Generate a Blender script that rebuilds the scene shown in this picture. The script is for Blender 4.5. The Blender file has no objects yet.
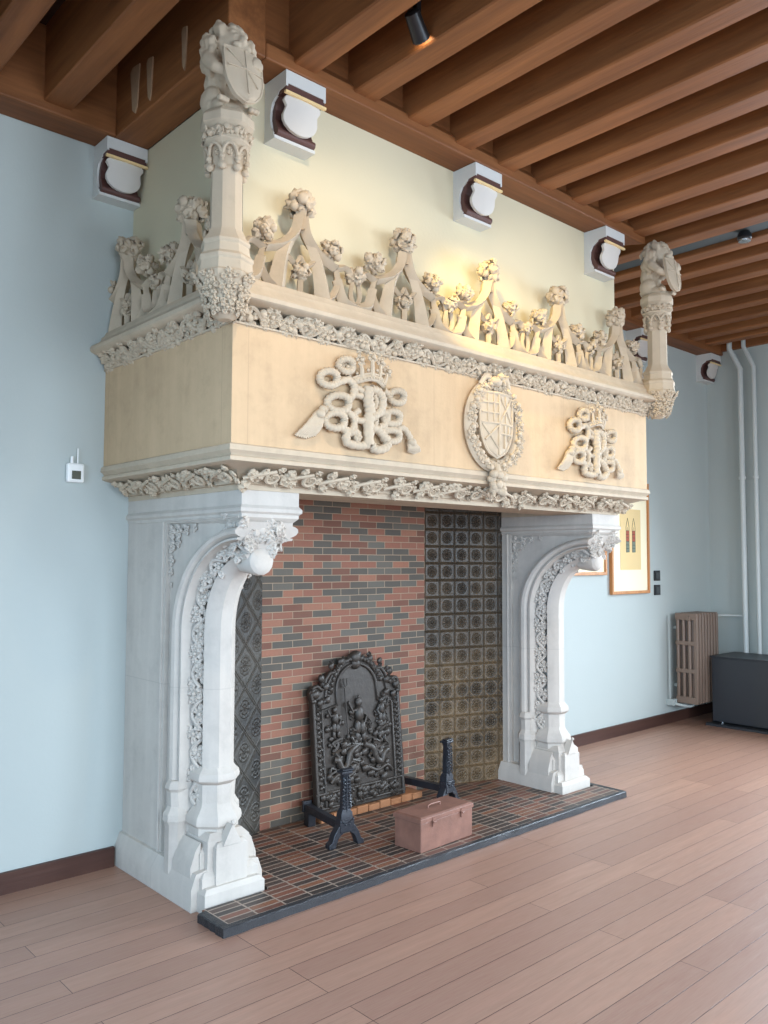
import bpy, bmesh, math, random
import numpy as np
from mathutils import Matrix, Vector, noise
random.seed(7)
rnd = random.Random(11)
C = bpy.context.scene.collection
PI = math.pi

# ------------------------------------------------------------------ mesh helpers
class MB:
    """collects geometry in world coordinates and links it as one mesh object"""
    def __init__(s): s.V = []; s.F = []; s.n = 0
    def add(s, v, f, M=None):
        v = np.asarray(v, float)
        if M is not None: v = v @ M[:3, :3].T + M[:3, 3]
        s.V.append(v); n = s.n
        s.F.extend([tuple(i + n for i in q) for q in f]); s.n += len(v)
        return s
    def box(s, x0, x1, y0, y1, z0, z1, M=None):
        v = [(x, y, z) for x in (x0, x1) for y in (y0, y1) for z in (z0, z1)]
        f = [(0,1,3,2),(4,6,7,5),(0,4,5,1),(2,3,7,6),(0,2,6,4),(1,5,7,3)]
        return s.add(v, f, M)
    def rings(s, R, cap=True, closed=True, M=None):
        """loft through rings of equally many points"""
        n = len(R[0]); v = [p for r in R for p in r]; f = []
        for i in range(len(R) - 1):
            for j in range(n if closed else n - 1):
                k = (j + 1) % n
                f.append((i*n+j, i*n+k, (i+1)*n+k, (i+1)*n+j))
        if cap:
            f.append(tuple(range(n-1, -1, -1))); f.append(tuple((len(R)-1)*n + j for j in range(n)))
        return s.add(v, f, M)
    def prism(s, poly, d0, d1, axis='x', M=None):
        def P(a, b, d): return {'x': (d, a, b), 'y': (a, d, b), 'z': (a, b, d)}[axis]
        return s.rings([[P(a, b, d0) for a, b in poly], [P(a, b, d1) for a, b in poly]], M=M)
    def lathe(s, prof, cx, cy, n=8, rot=0, M=None, cap=True):
        """prof: (radius, z) ; vertices at rot + k*2pi/n"""
        R = [[(cx + r*math.cos(rot+2*PI*k/n), cy + r*math.sin(rot+2*PI*k/n), z) for k in range(n)] for r, z in prof]
        return s.rings(R, cap=cap, M=M)
    def tube(s, pts, rad, n=8, flat=1.0, nrm=None, cap=True, M=None):
        """tube along pts; flat scales the section along nrm"""
        P = [np.array(p, float) for p in pts]; m = len(P)
        if not hasattr(rad, '__len__'): rad = [rad]*m
        R = []; prev = None
        for i in range(m):
            t = P[min(i+1, m-1)] - P[max(i-1, 0)]; t /= (np.linalg.norm(t) + 1e-9)
            if nrm is not None: a = np.array(nrm, float)
            elif prev is not None: a = prev
            else: a = np.array((0, 0, 1.)) if abs(t[2]) < .9 else np.array((1., 0, 0))
            a = a - t*(a @ t); a /= (np.linalg.norm(a) + 1e-9); b = np.cross(t, a); prev = a
            R.append([P[i] + rad[i]*(math.cos(2*PI*k/n)*a*flat + math.sin(2*PI*k/n)*b) for k in range(n)])
        return s.rings(R, cap=cap, M=M)
    def build(s, name, mat, parent=None, smooth=35, bevel=0, origin=None):
        V = np.concatenate(s.V) if s.V else np.zeros((0, 3))
        off = np.zeros(3)
        if parent is not None: off = wloc(parent)
        if origin is not None: off = np.array(origin, float)
        me = bpy.data.meshes.new(name); me.from_pydata((V - off).tolist(), [], s.F); me.update()
        bm = bmesh.new(); bm.from_mesh(me); bmesh.ops.recalc_face_normals(bm, faces=bm.faces); bm.to_mesh(me); bm.free()
        if smooth:
            for p in me.polygons: p.use_smooth = True
            me.set_sharp_from_angle(angle=math.radians(smooth))
        me.materials.append(mat)
        o = bpy.data.objects.new(name, me); C.objects.link(o)
        if parent is not None:
            o.parent = parent
            if origin is not None: o.location = off - wloc(parent)
        elif origin is not None: o.location = off
        if bevel:
            m = o.modifiers.new('b', 'BEVEL'); m.width = bevel; m.segments = 2; m.limit_method = 'ANGLE'; m.angle_limit = math.radians(40)
        return o

def wloc(o):
    l = np.zeros(3)
    while o is not None: l += np.array(o.location); o = o.parent
    return l
def frame(o, ex, ey, ez, s=1.0):
    M = np.eye(4); sc = s if hasattr(s, '__len__') else (s, s, s)
    M[:3, 0] = np.array(ex)*sc[0]; M[:3, 1] = np.array(ey)*sc[1]; M[:3, 2] = np.array(ez)*sc[2]; M[:3, 3] = o
    return M
def nframe(o, n, s=1.0, ang=0.0, up=(0, 0, 1)):
    n = np.array(n, float); n /= np.linalg.norm(n); u = np.array(up, float)
    if abs(u @ n) > .95: u = np.array((1., 0, 0))
    x = np.cross(u, n); x /= np.linalg.norm(x); y = np.cross(n, x)
    c, d = math.cos(ang), math.sin(ang)
    return frame(o, c*x + d*y, -d*x + c*y, n, s)
def thing(name, label, cat, loc=(0, 0, 0), group=None):
    o = bpy.data.objects.new(name, None); C.objects.link(o); o.location = loc; o.empty_display_size = .1
    o['label'] = label; o['category'] = cat
    if group: o['group'] = group
    return o
def tag(o, label, cat, group=None):
    o['label'] = label; o['category'] = cat
    if group: o['group'] = group
    return o
def struct(o): o['kind'] = 'structure'; return o
def copy_tree(o, parent=None):
    c = o.copy(); C.objects.link(c); c.parent = parent
    for ch in [x for x in C.objects if x.parent == o]: copy_tree(ch, c)
    return c

# ------------------------------------------------------------------ carved ornament templates
def _ico(sub):
    bm = bmesh.new(); bmesh.ops.create_icosphere(bm, subdivisions=sub, radius=1)
    v = np.array([tuple(x.co) for x in bm.verts]); f = [tuple(x.index for x in q.verts) for q in bm.faces]; bm.free()
    return v, f
ICO1, ICO2, ICO3 = _ico(1), _ico(2), _ico(3)
def knob(seed, src=ICO3, amp=.28, sc=1.5):
    v, f = src; out = []
    for p in v:
        q = Vector(p)*sc + Vector((seed*7.3, seed*3.1, seed))
        d = noise.voronoi(q)[0]
        k = 1 + amp*(.9 - 1.7*d[0]) + .08*noise.noise(q*2.2)
        out.append(p*k)
    return np.array(out), f
KNOBS = [knob(i) for i in range(4)]; KNOBS2 = [knob(9+i, ICO2, .25, 1.3) for i in range(4)]
def _leaf(lobes=3, nu=12, nv=6, curl=.35, puff=.28, cut=.62):
    v = []; f = []
    for i in range(nu+1):
        u = i/nu; w = .48*math.sin(PI*min(1, u*.96+.03))**.55*(1.04-cut+cut*abs(math.sin(PI*lobes*(u+.04))))
        for j in range(nv+1):
            q = -1 + 2*j/nv
            z = puff*(1 - .85*q*q)*math.sin(PI*min(1, u*.9+.08))**.6*(1 + .35*math.cos(2*PI*lobes*u)) + curl*u**3 - .16*math.exp(-(q*4)**2)
            v.append((u - .05, w*q, z))
    n = nv + 1
    for i in range(nu):
        for j in range(nv): f.append((i*n+j, (i+1)*n+j, (i+1)*n+j+1, i*n+j+1))
    m = len(v)
    for p in list(v): v.append((p[0]*.96+.01, p[1]*.9, p[2]-.14))
    for a in f[:nu*nv]: f.append(tuple(m+k for k in reversed(a)))
    rim = [i*n for i in range(nu+1)] + [nu*n+j for j in range(1, n)] + [i*n+nv for i in range(nu-1, -1, -1)] + [j for j in range(nv-1, 0, -1)]
    for i in range(len(rim)):
        a, b = rim[i], rim[(i+1) % len(rim)]; f.append((a, m+a, m+b, b))
    return np.array(v), f
LEAF = _leaf(3, 14, 6, .5, .3); LEAF2 = _leaf(2, 11, 4, .22, .3, .5); LEAF3 = _leaf(2, 10, 6, .35, .42, .32)
def berry(mb, p, r): mb.add(ICO1[0]*r, ICO1[1], frame(p, (1,0,0), (0,1,0), (0,0,1)))
def ball(mb, p, r, src=ICO2):
    r = r if hasattr(r, '__len__') else (r, r, r)
    mb.add(src[0]*np.array(r), src[1], frame(p, (1,0,0), (0,1,0), (0,0,1)))
def cabbage(mb, p, r, rg, n=13):
    """full round leaf flower, as on the crest"""
    mb.add(*rg.choice(KNOBS), frame(p, (1,0,0), (0,1,0), (0,0,1), r*.55)); n = int(n*1.15)
    for i in range(n):
        z = 1 - 2*(i+.5)/n; a = i*2.399 + rg.uniform(-.3, .3); s = math.sqrt(1 - z*z)
        d = np.array((s*math.cos(a), s*math.sin(a), z))
        if rg.random() < .14:
            mb.add(*rg.choice(KNOBS2), frame(np.array(p)+d*r*.68, (1,0,0), (0,1,0), (0,0,1), r*rg.uniform(.26, .38)))
        else:
            M = nframe(np.array(p)+d*r*rg.uniform(.45, .62), d + np.array([rg.uniform(-.4, .4) for _ in range(3)]), r*rg.uniform(.7, .95), rg.uniform(0, 6.28))
            mb.add(LEAF3[0] - np.array((.4, 0, 0)), LEAF3[1], M)
def boss(mb, o, n, r, rg, petals=5, up=(0,0,1)):
    """flat leaf rosette lying on a surface with normal n"""
    a0 = rg.uniform(0, 6.28)
    for i in range(petals):
        mb.add(*LEAF2, nframe(o, n, (r, r*.8, r*.9), a0 + i*2*PI/petals + rg.uniform(-.2, .2), up))
    M = nframe(np.array(o)+np.array(n)*r*.16, n, (r*.2, r*.2, r*.2), 0, up); mb.add(*KNOBS2[rg.randrange(4)], M)
def vine(mb, path, nrm, wdt, period, rg, r=.012, leaf=.07, dens=2):
    """undulating stem with leaves in its bends. path(t)->(point, side vector), t in metres; nrm(t) normal"""
    L = path.length; n = max(8, int(L/.02)); pts = []
    for i in range(n+1):
        t = L*i/n; p, sd = path(t); q = np.array(p) + np.array(sd)*wdt*.33*math.sin(2*PI*t/period) + np.array(nrm(t))*(r*.8+.006*math.cos(4*PI*t/period))
        pts.append(q)
    mb.tube(pts, r, 6)
    m = int(round(L/(period/2))); k = 0
    for i in range(m):
        t = (i+.5)*period/2
        if t > L: break
        p, sd = path(t); s = 1 if i % 2 == 0 else -1; nn = np.array(nrm(t)); sd = np.array(sd)
        o = np.array(p) - sd*s*wdt*.16
        boss(mb, o + nn*.006, nn, leaf*rg.uniform(.85, 1.1), rg, 5, sd)
        for q in range(dens):
            tt = t + rg.uniform(-.25, .25)*period; tt = min(max(tt, 0), L); p2, sd2 = path(tt)
            o2 = np.array(p2) + np.array(sd2)*wdt*rg.uniform(-.42, .42)
            if rg.random() < .8: mb.add(*LEAF2, nframe(o2 + nn*.008, nn, leaf*rg.uniform(.7, 1.0), rg.uniform(0, 6.28), sd2))
            else: mb.add(*KNOBS2[rg.randrange(4)], nframe(o2 + nn*.01, nn, (leaf*.33, leaf*.33, leaf*.28), 0, sd2))
class Path:
    def __init__(s, f, L): s.f = f; s.length = L
    def __call__(s, t): return s.f(t)
def arc(cx, cz, rx, rz, a0, a1, y=0, n=10):
    return [(cx + rx*math.cos(math.radians(a0+(a1-a0)*i/n)), y, cz + rz*math.sin(math.radians(a0+(a1-a0)*i/n))) for i in range(n+1)]
def bez(pts, n=12):
    """Catmull-Rom through the points"""
    P = [np.array(p, float) for p in pts]; P = [2*P[0]-P[1]] + P + [2*P[-1]-P[-2]]; out = []
    for i in range(1, len(P)-2):
        for k in range(n):
            t = k/n; a, b, c, d = P[i-1], P[i], P[i+1], P[i+2]
            out.append(.5*((2*b) + (-a+c)*t + (2*a-5*b+4*c-d)*t*t + (-a+3*b-3*c+d)*t**3))
    out.append(P[-2]); return out
def remeshed(mb, name, mat, parent, vox):
    o = mb.build(name, mat, parent); m = o.modifiers.new('r', 'REMESH'); m.mode = 'VOXEL'; m.voxel_size = vox; m.use_smooth_shade = True
    s = o.modifiers.new('s', 'SMOOTH'); s.iterations = 2; s.factor = .4
    dg = bpy.context.evaluated_depsgraph_get(); me = bpy.data.meshes.new_from_object(o.evaluated_get(dg)); o.modifiers.clear()
    o.data = me; me.name = name
    for p in me.polygons: p.use_smooth = True
    return o

# ------------------------------------------------------------------ materials
class NT:
    def __init__(s, name):
        s.m = bpy.data.materials.new(name); s.m.use_nodes = True; s.t = s.m.node_tree; s.b = s.t.nodes['Principled BSDF']
        s.co = s.n('ShaderNodeTexCoord').outputs['Object']
    def n(s, k, **kw):
        x = s.t.nodes.new(k)
        for a, b in kw.items(): setattr(x, a, b)
        return x
    def l(s, a, b): s.t.links.new(a, b)
    def math(s, op, a, b=None, c=None):
        x = s.n('ShaderNodeMath', operation=op)
        for i, q in enumerate((a, b, c)):
            if q is None: continue
            if isinstance(q, (int, float)): x.inputs[i].default_value = q
            else: s.l(q, x.inputs[i])
        return x.outputs[0]
    def sep(s, v): x = s.n('ShaderNodeSeparateXYZ'); s.l(v, x.inputs[0]); return x.outputs
    def comb(s, x=0, y=0, z=0):
        c = s.n('ShaderNodeCombineXYZ')
        for i, q in enumerate((x, y, z)):
            if isinstance(q, (int, float)): c.inputs[i].default_value = q
            else: s.l(q, c.inputs[i])
        return c.outputs[0]
    def scale(s, v, sc): m = s.n('ShaderNodeMapping'); m.inputs['Scale'].default_value = sc; s.l(v, m.inputs[0]); return m.outputs[0]
    def noise(s, v, scale, detail=4, rough=.55, out='Fac'):
        x = s.n('ShaderNodeTexNoise'); x.inputs['Scale'].default_value = scale; x.inputs['Detail'].default_value = detail; x.inputs['Roughness'].default_value = rough
        s.l(v, x.inputs['Vector']); return x.outputs[out]
    def ramp(s, f, stops, interp='LINEAR'):
        r = s.n('ShaderNodeValToRGB'); r.color_ramp.interpolation = interp; e = r.color_ramp.elements
        while len(e) < len(stops): e.new(.5)
        for i, (p, c) in enumerate(stops): e[i].position = p; e[i].color = (*c, 1) if len(c) == 3 else c
        s.l(f, r.inputs[0]); return r.outputs[0]
    def mix(s, f, a, b, mode='MIX'):
        x = s.n('ShaderNodeMix', data_type='RGBA', blend_type=mode)
        if isinstance(f, (int, float)): x.inputs[0].default_value = f
        else: s.l(f, x.inputs[0])
        for i, q in ((6, a), (7, b)):
            if isinstance(q, tuple): x.inputs[i].default_value = (*q, 1)
            else: s.l(q, x.inputs[i])
        return x.outputs[2]
    def bump(s, h, st=.3, dist=.01, prev=None):
        b = s.n('ShaderNodeBump'); b.inputs['Strength'].default_value = st; b.inputs['Distance'].default_value = dist; s.l(h, b.inputs['Height'])
        if prev is not None: s.l(prev, b.inputs['Normal'])
        return b.outputs[0]
    def fin(s, col, rough=.7, nrm=None, metal=0, spec=None):
        if isinstance(col, tuple): s.b.inputs['Base Color'].default_value = (*col, 1)
        else: s.l(col, s.b.inputs['Base Color'])
        if isinstance(rough, (int, float)): s.b.inputs['Roughness'].default_value = rough
        else: s.l(rough, s.b.inputs['Roughness'])
        s.b.inputs['Metallic'].default_value = metal
        if spec is not None: s.b.inputs['Specular IOR Level'].default_value = spec
        if nrm is not None: s.l(nrm, s.b.inputs['Normal'])
        return s.m
def lin(r, g, b):
    f = lambda c: (c/255/12.92) if c/255 <= .04045 else ((c/255+.055)/1.055)**2.4
    return (f(r), f(g), f(b))
def mul(c, k): return tuple(x*k for x in c)
def plain(name, col, rough=.6, metal=0, var=.12, sc=12, bump=.1, dist=.003):
    t = NT(name); f = t.noise(t.co, sc); c = t.mix(f, mul(col, 1-var), mul(col, 1+var))
    return t.fin(c, rough, t.bump(t.noise(t.co, sc*6), bump, dist) if bump else None, metal)
def stone_mat(name, col, joints=None, var=.1, streak=True):
    t = NT(name); a = t.noise(t.co, 2.2, 6); b = t.noise(t.co, 26, 5)
    c = t.mix(a, mul(col, 1-var), mul(col, 1+var*.7)); c = t.mix(t.math('MULTIPLY', b, .35), c, mul(col, .72))
    gr = t.noise(t.co, 6, 5, .7); c = t.mix(t.ramp(gr, [(.5, (0,0,0)), (.78, (.5,)*3)]), c, mul(col, .62))
    if streak:
        st = t.noise(t.scale(t.co, (9, 9, .8)), 1.5, 4); c = t.mix(t.ramp(st, [(.45, (0,0,0)), (.75, (.28,)*3)]), c, mul(col, 1.25))
    h = t.noise(t.co, 70, 5); nr = t.bump(h, .22, .004)
    if joints:
        x, y, z = t.sep(t.co); br = t.n('ShaderNodeTexBrick'); br.offset = .5
        t.l(t.comb(t.math('ADD', x, y), z, 0), br.inputs['Vector'])
        br.inputs['Scale'].default_value = 1; br.inputs['Brick Width'].default_value = joints[0]; br.inputs['Row Height'].default_value = joints[1]; br.inputs['Mortar Size'].default_value = .0025
        c = t.mix(t.math('MULTIPLY', br.outputs['Fac'], .5), c, mul(col, .72))
    return t.fin(c, .82, nr, spec=.25)
M_STONE = stone_mat('carved_limestone', lin(192, 175, 152))
M_PANEL = stone_mat('hood_ashlar', lin(200, 171, 136), joints=(1.13, .9), var=.17)
M_JAMB = stone_mat('jamb_limestone', lin(196, 188, 178), joints=(3.9, .98), var=.17)
def wall_mat(name, col):
    t = NT(name); a = t.noise(t.co, 1.1, 3); b = t.noise(t.co, 55, 4, .6)
    return t.fin(t.mix(a, mul(col, .95), mul(col, 1.04)), .75, t.bump(b, .18, .004), spec=.25)
M_BLUE = wall_mat('pale_blue_paint', lin(180, 187, 183))
M_CREAM = wall_mat('cream_paint', lin(208, 197, 168))
M_WHITE = plain('white_paint', lin(206, 206, 202), .45, var=.03, bump=.05)
M_BROWNP = plain('brown_paint', lin(88, 58, 52), .5, var=.06, bump=.05)
M_GOLD = plain('gold_paint', lin(235, 205, 150), .35, var=.05, bump=0)
M_SHIELD = plain('ivory_paint', lin(200, 194, 186), .55, var=.03, bump=.05)
def wood_mat(name, c1, c2, axis, rough=.6, dark=.5):
    t = NT(name); s = {'x': (.6, 9, 9), 'y': (9, .6, 9), 'z': (9, 9, .6)}[axis]
    v = t.scale(t.co, s); a = t.noise(v, 1.6, 6, .62); b = t.noise(t.scale(t.co, tuple(q*3 for q in s)), 2.5, 4)
    big = t.noise(t.co, 1.3, 2)
    c = t.mix(t.ramp(a, [(.3, (0,0,0)), (.7, (1,1,1))]), c1, c2); c = t.mix(t.math('MULTIPLY', b, .45), c, mul(c1, dark)); c = t.mix(t.math('MULTIPLY', big, .35), c, mul(c2, 1.12))
    return t.fin(c, rough, t.bump(b, .35, .004), spec=.3)
M_BEAM = wood_mat('ceiling_oak', lin(96, 56, 30), lin(158, 102, 60), 'y', .55)
M_BEAMX = wood_mat('trimmer_oak', lin(96, 56, 30), lin(150, 96, 56), 'x', .55)
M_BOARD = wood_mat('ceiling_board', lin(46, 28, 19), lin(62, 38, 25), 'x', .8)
M_SKIRT = wood_mat('baseboard_oak', lin(66, 42, 36), lin(88, 60, 50), 'x', .5)
M_DRIP = plain('dried_plaster', lin(166, 134, 104), .9, var=.2, sc=30)
def floor_mat():
    t = NT('oak_plank_floor'); br = t.n('ShaderNodeTexBrick'); br.offset = .37; br.offset_frequency = 3; br.squash = 1
    t.l(t.co, br.inputs['Vector'])
    for k, q in (('Scale', 1), ('Brick Width', 1.9), ('Row Height', .125), ('Mortar Size', .0016), ('Mortar Smooth', .2), ('Bias', 0)): br.inputs[k].default_value = q
    br.inputs['Color1'].default_value = (0,0,0,1); br.inputs['Color2'].default_value = (1,1,1,1); br.inputs['Mortar'].default_value = (.5,.5,.5,1)
    v = br.outputs['Color']
    off = t.n('ShaderNodeVectorMath', operation='ADD'); t.l(t.co, off.inputs[0]); t.l(t.comb(t.math('MULTIPLY', v, 7.3), t.math('MULTIPLY', v, 3.1), 0), off.inputs[1])
    g = t.noise(t.scale(off.outputs[0], (1.3, 16, 1)), 2.0, 6, .6); g2 = t.noise(t.scale(off.outputs[0], (3, 60, 1)), 3, 3)
    base = t.mix(v, lin(130, 90, 76), lin(160, 118, 98)); c = t.mix(t.ramp(g, [(.35, (0,0,0)), (.66, (.8,)*3)]), base, lin(138, 102, 84))
    c = t.mix(t.math('MULTIPLY', g2, .3), c, lin(212, 182, 160)); big = t.noise(t.co, .9, 3); c = t.mix(t.math('MULTIPLY', big, .3), c, lin(140, 108, 94))
    c = t.mix(br.outputs['Fac'], c, lin(70, 48, 42))
    nr = t.bump(t.math('SUBTRACT', t.math('MULTIPLY', g2, .3), br.outputs['Fac']), .3, .002)
    return t.fin(c, t.math('ADD', .30, t.math('MULTIPLY', g, .18)), nr, spec=.45)
M_FLOOR = floor_mat()
def brick_mat(name, w, h, mort, cols, mcol, plane, offset=.5, rough=.75, ms=.2, bump=.6, prof=None):
    t = NT(name); x, y, z = t.sep(t.co); br = t.n('ShaderNodeTexBrick'); br.offset = offset
    vec = t.comb(x, z, 0) if plane == 'xz' else t.comb(x, y, 0)
    wob = t.n('ShaderNodeTexNoise'); wob.inputs['Scale'].default_value = 9; t.l(vec, wob.inputs['Vector'])
    ad = t.n('ShaderNodeVectorMath', operation='MULTIPLY_ADD'); t.l(wob.outputs['Color'], ad.inputs[0]); ad.inputs[1].default_value = (.006, .004, 0); t.l(vec, ad.inputs[2])
    t.l(ad.outputs[0], br.inputs['Vector'])
    for k, q in (('Scale', 1), ('Brick Width', w), ('Row Height', h), ('Mortar Size', mort), ('Mortar Smooth', ms), ('Bias', 0)): br.inputs[k].default_value = q
    br.inputs['Color1'].default_value = (0,0,0,1); br.inputs['Color2'].default_value = (1,1,1,1); br.inputs['Mortar'].default_value = (.5,.5,.5,1)
    n = len(cols); f = br.outputs['Color']
    c = t.ramp(f, [(i/n, cols[i]) for i in range(n)], 'CONSTANT')
    sp = t.noise(t.co, 60, 4); c = t.mix(t.math('MULTIPLY', sp, .35), c, mul(cols[0], .75)); c = t.mix(t.math('MULTIPLY', t.noise(t.co, 7, 3), .3), c, mul(mcol, .6))
    c = t.mix(br.outputs['Fac'], c, mcol)
    nr = t.bump(t.math('SUBTRACT', t.math('MULTIPLY', sp, .25), br.outputs['Fac']), bump, .006)
    return t.fin(c, rough, nr, spec=.3)
RED1, RED2, RED3 = lin(152, 96, 78), lin(166, 110, 88), lin(122, 76, 62); GR1, GR2 = lin(84, 82, 77), lin(102, 99, 92)
M_BRICK = brick_mat('firebox_brick', .149, .043, .0026, [GR1, RED1, GR2, RED3, RED2, GR1, RED1], lin(162, 142, 120), 'xz')
M_HEARTH = brick_mat('hearth_brick', .152, .044, .0048, [lin(56, 46, 44), lin(126, 74, 56), lin(44, 40, 40), lin(102, 62, 50), lin(76, 58, 52), lin(132, 84, 60)], lin(148, 132, 118), 'xy', 0.0, .42, bump=.5)
def lattice_mat(name, c_lo, c_hi, s, diag, shine=.45):
    t = NT(name); x, y, z = t.sep(t.co)
    if diag: u = t.math('DIVIDE', t.math('ADD', x, z), s*1.414); w = t.math('DIVIDE', t.math('SUBTRACT', x, z), s*1.414)
    else: u = t.math('DIVIDE', x, s); w = t.math('DIVIDE', z, s)
    fu = t.math('SUBTRACT', t.math('FRACT', u), .5); fw = t.math('SUBTRACT', t.math('FRACT', w), .5)
    au = t.math('ABSOLUTE', fu); aw = t.math('ABSOLUTE', fw); edge = t.math('MAXIMUM', au, aw)
    ridge = t.math('SMOOTH_MIN', 1, t.math('MULTIPLY', t.math('MAXIMUM', t.math('SUBTRACT', edge, .41), 0), 14), .1)
    groove = t.math('MULTIPLY', t.math('MAXIMUM', t.math('SUBTRACT', edge, .47), 0), 34)
    r = t.math('SQRT', t.math('ADD', t.math('MULTIPLY', fu, fu), t.math('MULTIPLY', fw, fw)))
    ring = t.math('SINE', t.math('MULTIPLY', r, 48)); ring = t.math('MULTIPLY', ring, t.math('LESS_THAN', r, .34))
    ang = t.math('ARCTAN2', fu, fw); pet = t.math('MULTIPLY', t.math('COSINE', t.math('MULTIPLY', ang, 8)), t.math('LESS_THAN', r, .3))
    nz = t.noise(t.co, 45, 4)
    h = t.math('ADD', t.math('SUBTRACT', ridge, groove), t.math('MULTIPLY', t.math('ADD', ring, pet), .3)); h = t.math('ADD', h, t.math('MULTIPLY', nz, .6))
    if not diag:
        oc = t.math('ADD', au, aw); ol = t.math('LESS_THAN', t.math('ABSOLUTE', t.math('SUBTRACT', oc, .62)), .035); h = t.math('ADD', h, ol)
    f = t.math('MULTIPLY', h, .5); c = t.mix(t.math('MINIMUM', t.math('MAXIMUM', f, 0), 1), c_lo, c_hi)
    pat = t.noise(t.co, 2.6, 3); c = t.mix(t.ramp(pat, [(.4, (0,0,0)), (.62, (.55,)*3)]), c, mul(c_hi, 1.1))
    if not diag:      # shade below the lintel, painted as darker colour on the upper tiles
        lintel_shade = t.math('ADD', z, t.math('MULTIPLY', t.noise(t.co, 2.2, 4), .9)); c = t.mix(t.ramp(t.math('MULTIPLY', lintel_shade, .5), [(.60, (0,0,0)), (.72, (.62,)*3)]), c, lin(40, 36, 32))
    return t.fin(c, t.math('ADD', shine, t.math('MULTIPLY', nz, .2)), t.bump(h, .9, .008), spec=.6)
M_TILEL = lattice_mat('dark_glazed_tile', lin(20, 18, 16), lin(82, 76, 66), .17, True)
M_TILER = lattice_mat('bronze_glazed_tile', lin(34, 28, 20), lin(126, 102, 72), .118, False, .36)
def iron_mat(name, col, rough=.45, sc=30):
    t = NT(name); a = t.noise(t.co, sc, 5); return t.fin(t.mix(a, mul(col, .6), mul(col, 1.5)), rough, t.bump(a, .5, .004), .3, .6)
M_IRON = iron_mat('cast_iron', lin(58, 51, 45)); M_BLACK = iron_mat('blackened_iron', lin(44, 46, 52), .38)
M_SLATE = plain('black_slate', lin(42, 43, 46), .4, var=.3, sc=25, bump=.5, dist=.006)
M_RUST = plain('rusty_brown_tin', lin(132, 94, 80), .5, .1, .45, 11, .3)
M_RAD = plain('taupe_radiator_enamel', lin(126, 106, 92), .45, var=.05, bump=.05)
M_PIPE = plain('white_pipe_enamel', lin(206, 210, 206), .4, var=.03, bump=0)
M_CAB = plain('charcoal_metal', lin(42, 45, 50), .45, 0, .06, 6, .05)
M_TRACK = plain('dark_grey_metal', lin(62, 66, 66), .7, var=.05, bump=0)
M_BLK = plain('black_plastic', lin(28, 28, 30), .35, bump=0)
M_CHROME = plain('chrome', lin(190, 190, 190), .2, .9, bump=0)
M_PLAST = plain('white_plastic', lin(238, 238, 234), .35, var=.02, bump=0)
M_SCREEN = plain('grey_lcd', lin(88, 90, 78), .25, bump=0)
M_FRAME = wood_mat('light_oak_frame', lin(170, 112, 66), lin(208, 146, 92), 'z', .4, .75)
M_MAT = plain('ivory_mount', lin(246, 232, 196), .7, var=.02, bump=0)
M_PAPER = plain('buff_paper', lin(226, 196, 140), .8, var=.06, sc=6, bump=0)
M_INK = plain('dark_ink', lin(62, 58, 54), .8, bump=0); M_RINK = plain('red_wash', lin(176, 88, 62), .8, bump=0); M_GINK = plain('green_wash', lin(120, 130, 112), .8, bump=0)
t = NT('lamp_glow'); t.b.inputs['Emission Color'].default_value = (1, .82, .55, 1); t.b.inputs['Emission Strength'].default_value = 25; M_GLOW = t.fin((1, .9, .7), .4)

# ------------------------------------------------------------------ room shell
XL, XR, YF, ZB, ZC = -3.6, 6.6, -7.2, 3.79, 4.22
def box_struct(name, mat, *b, **k):
    return struct(MB().box(*b).build(name, mat, smooth=0, **k))
box_struct('floor', M_FLOOR, XL-.3, XR+.3, YF-.3, .3, -.1, 0)
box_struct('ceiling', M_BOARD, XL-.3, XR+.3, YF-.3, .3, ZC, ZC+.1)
box_struct('wall_back', M_BLUE, XL-.3, XR+.3, 0, .3, 0, ZC)
# chimney breast above the hood
BX0, BX1, BY = -.005, 3.02, -1.105
box_struct('wall_chimney_breast', M_CREAM, BX0, BX1, BY, 0, 2.55, ZB)
def wall_with_windows(name, axis, pos, thick, a0, a1, wins, mat=M_BLUE):
    """axis 'x': wall at x=pos running along y"""
    mb = MB()
    def bx(u0, u1, z0, z1):
        if axis == 'x': mb.box(min(pos, pos+thick), max(pos, pos+thick), u0, u1, z0, z1)
        else: mb.box(u0, u1, min(pos, pos+thick), max(pos, pos+thick), z0, z1)
    u = a0
    for (w0, w1, z0, z1) in sorted(wins):
        bx(u, w0, 0, ZC); bx(w0, w1, 0, z0); bx(w0, w1, z1, ZC); u = w1
    bx(u, a1, 0, ZC); struct(mb.build(name, mat, smooth=0))
WIN_L = [(-3.3, -1.9, .8, 2.7), (-5.9, -4.5, .8, 2.7)]
WIN_R = [(-3.0, -1.5, .95, 3.3), (-5.6, -4.1, .95, 3.3)]
WIN_F = [(-2.9, -1.3, .8, 3.3), (-.3, 1.3, .8, 3.3), (2.4, 4.0, .8, 3.3)]
wall_with_windows('wall_left', 'x', XL, -.3, YF-.3, 0, WIN_L)
wall_with_windows('wall_right', 'x', XR, .3, YF-.3, 0, WIN_R)
wall_with_windows('wall_front', 'y', YF, -.3, XL, XR, WIN_F)
wn = 0
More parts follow.
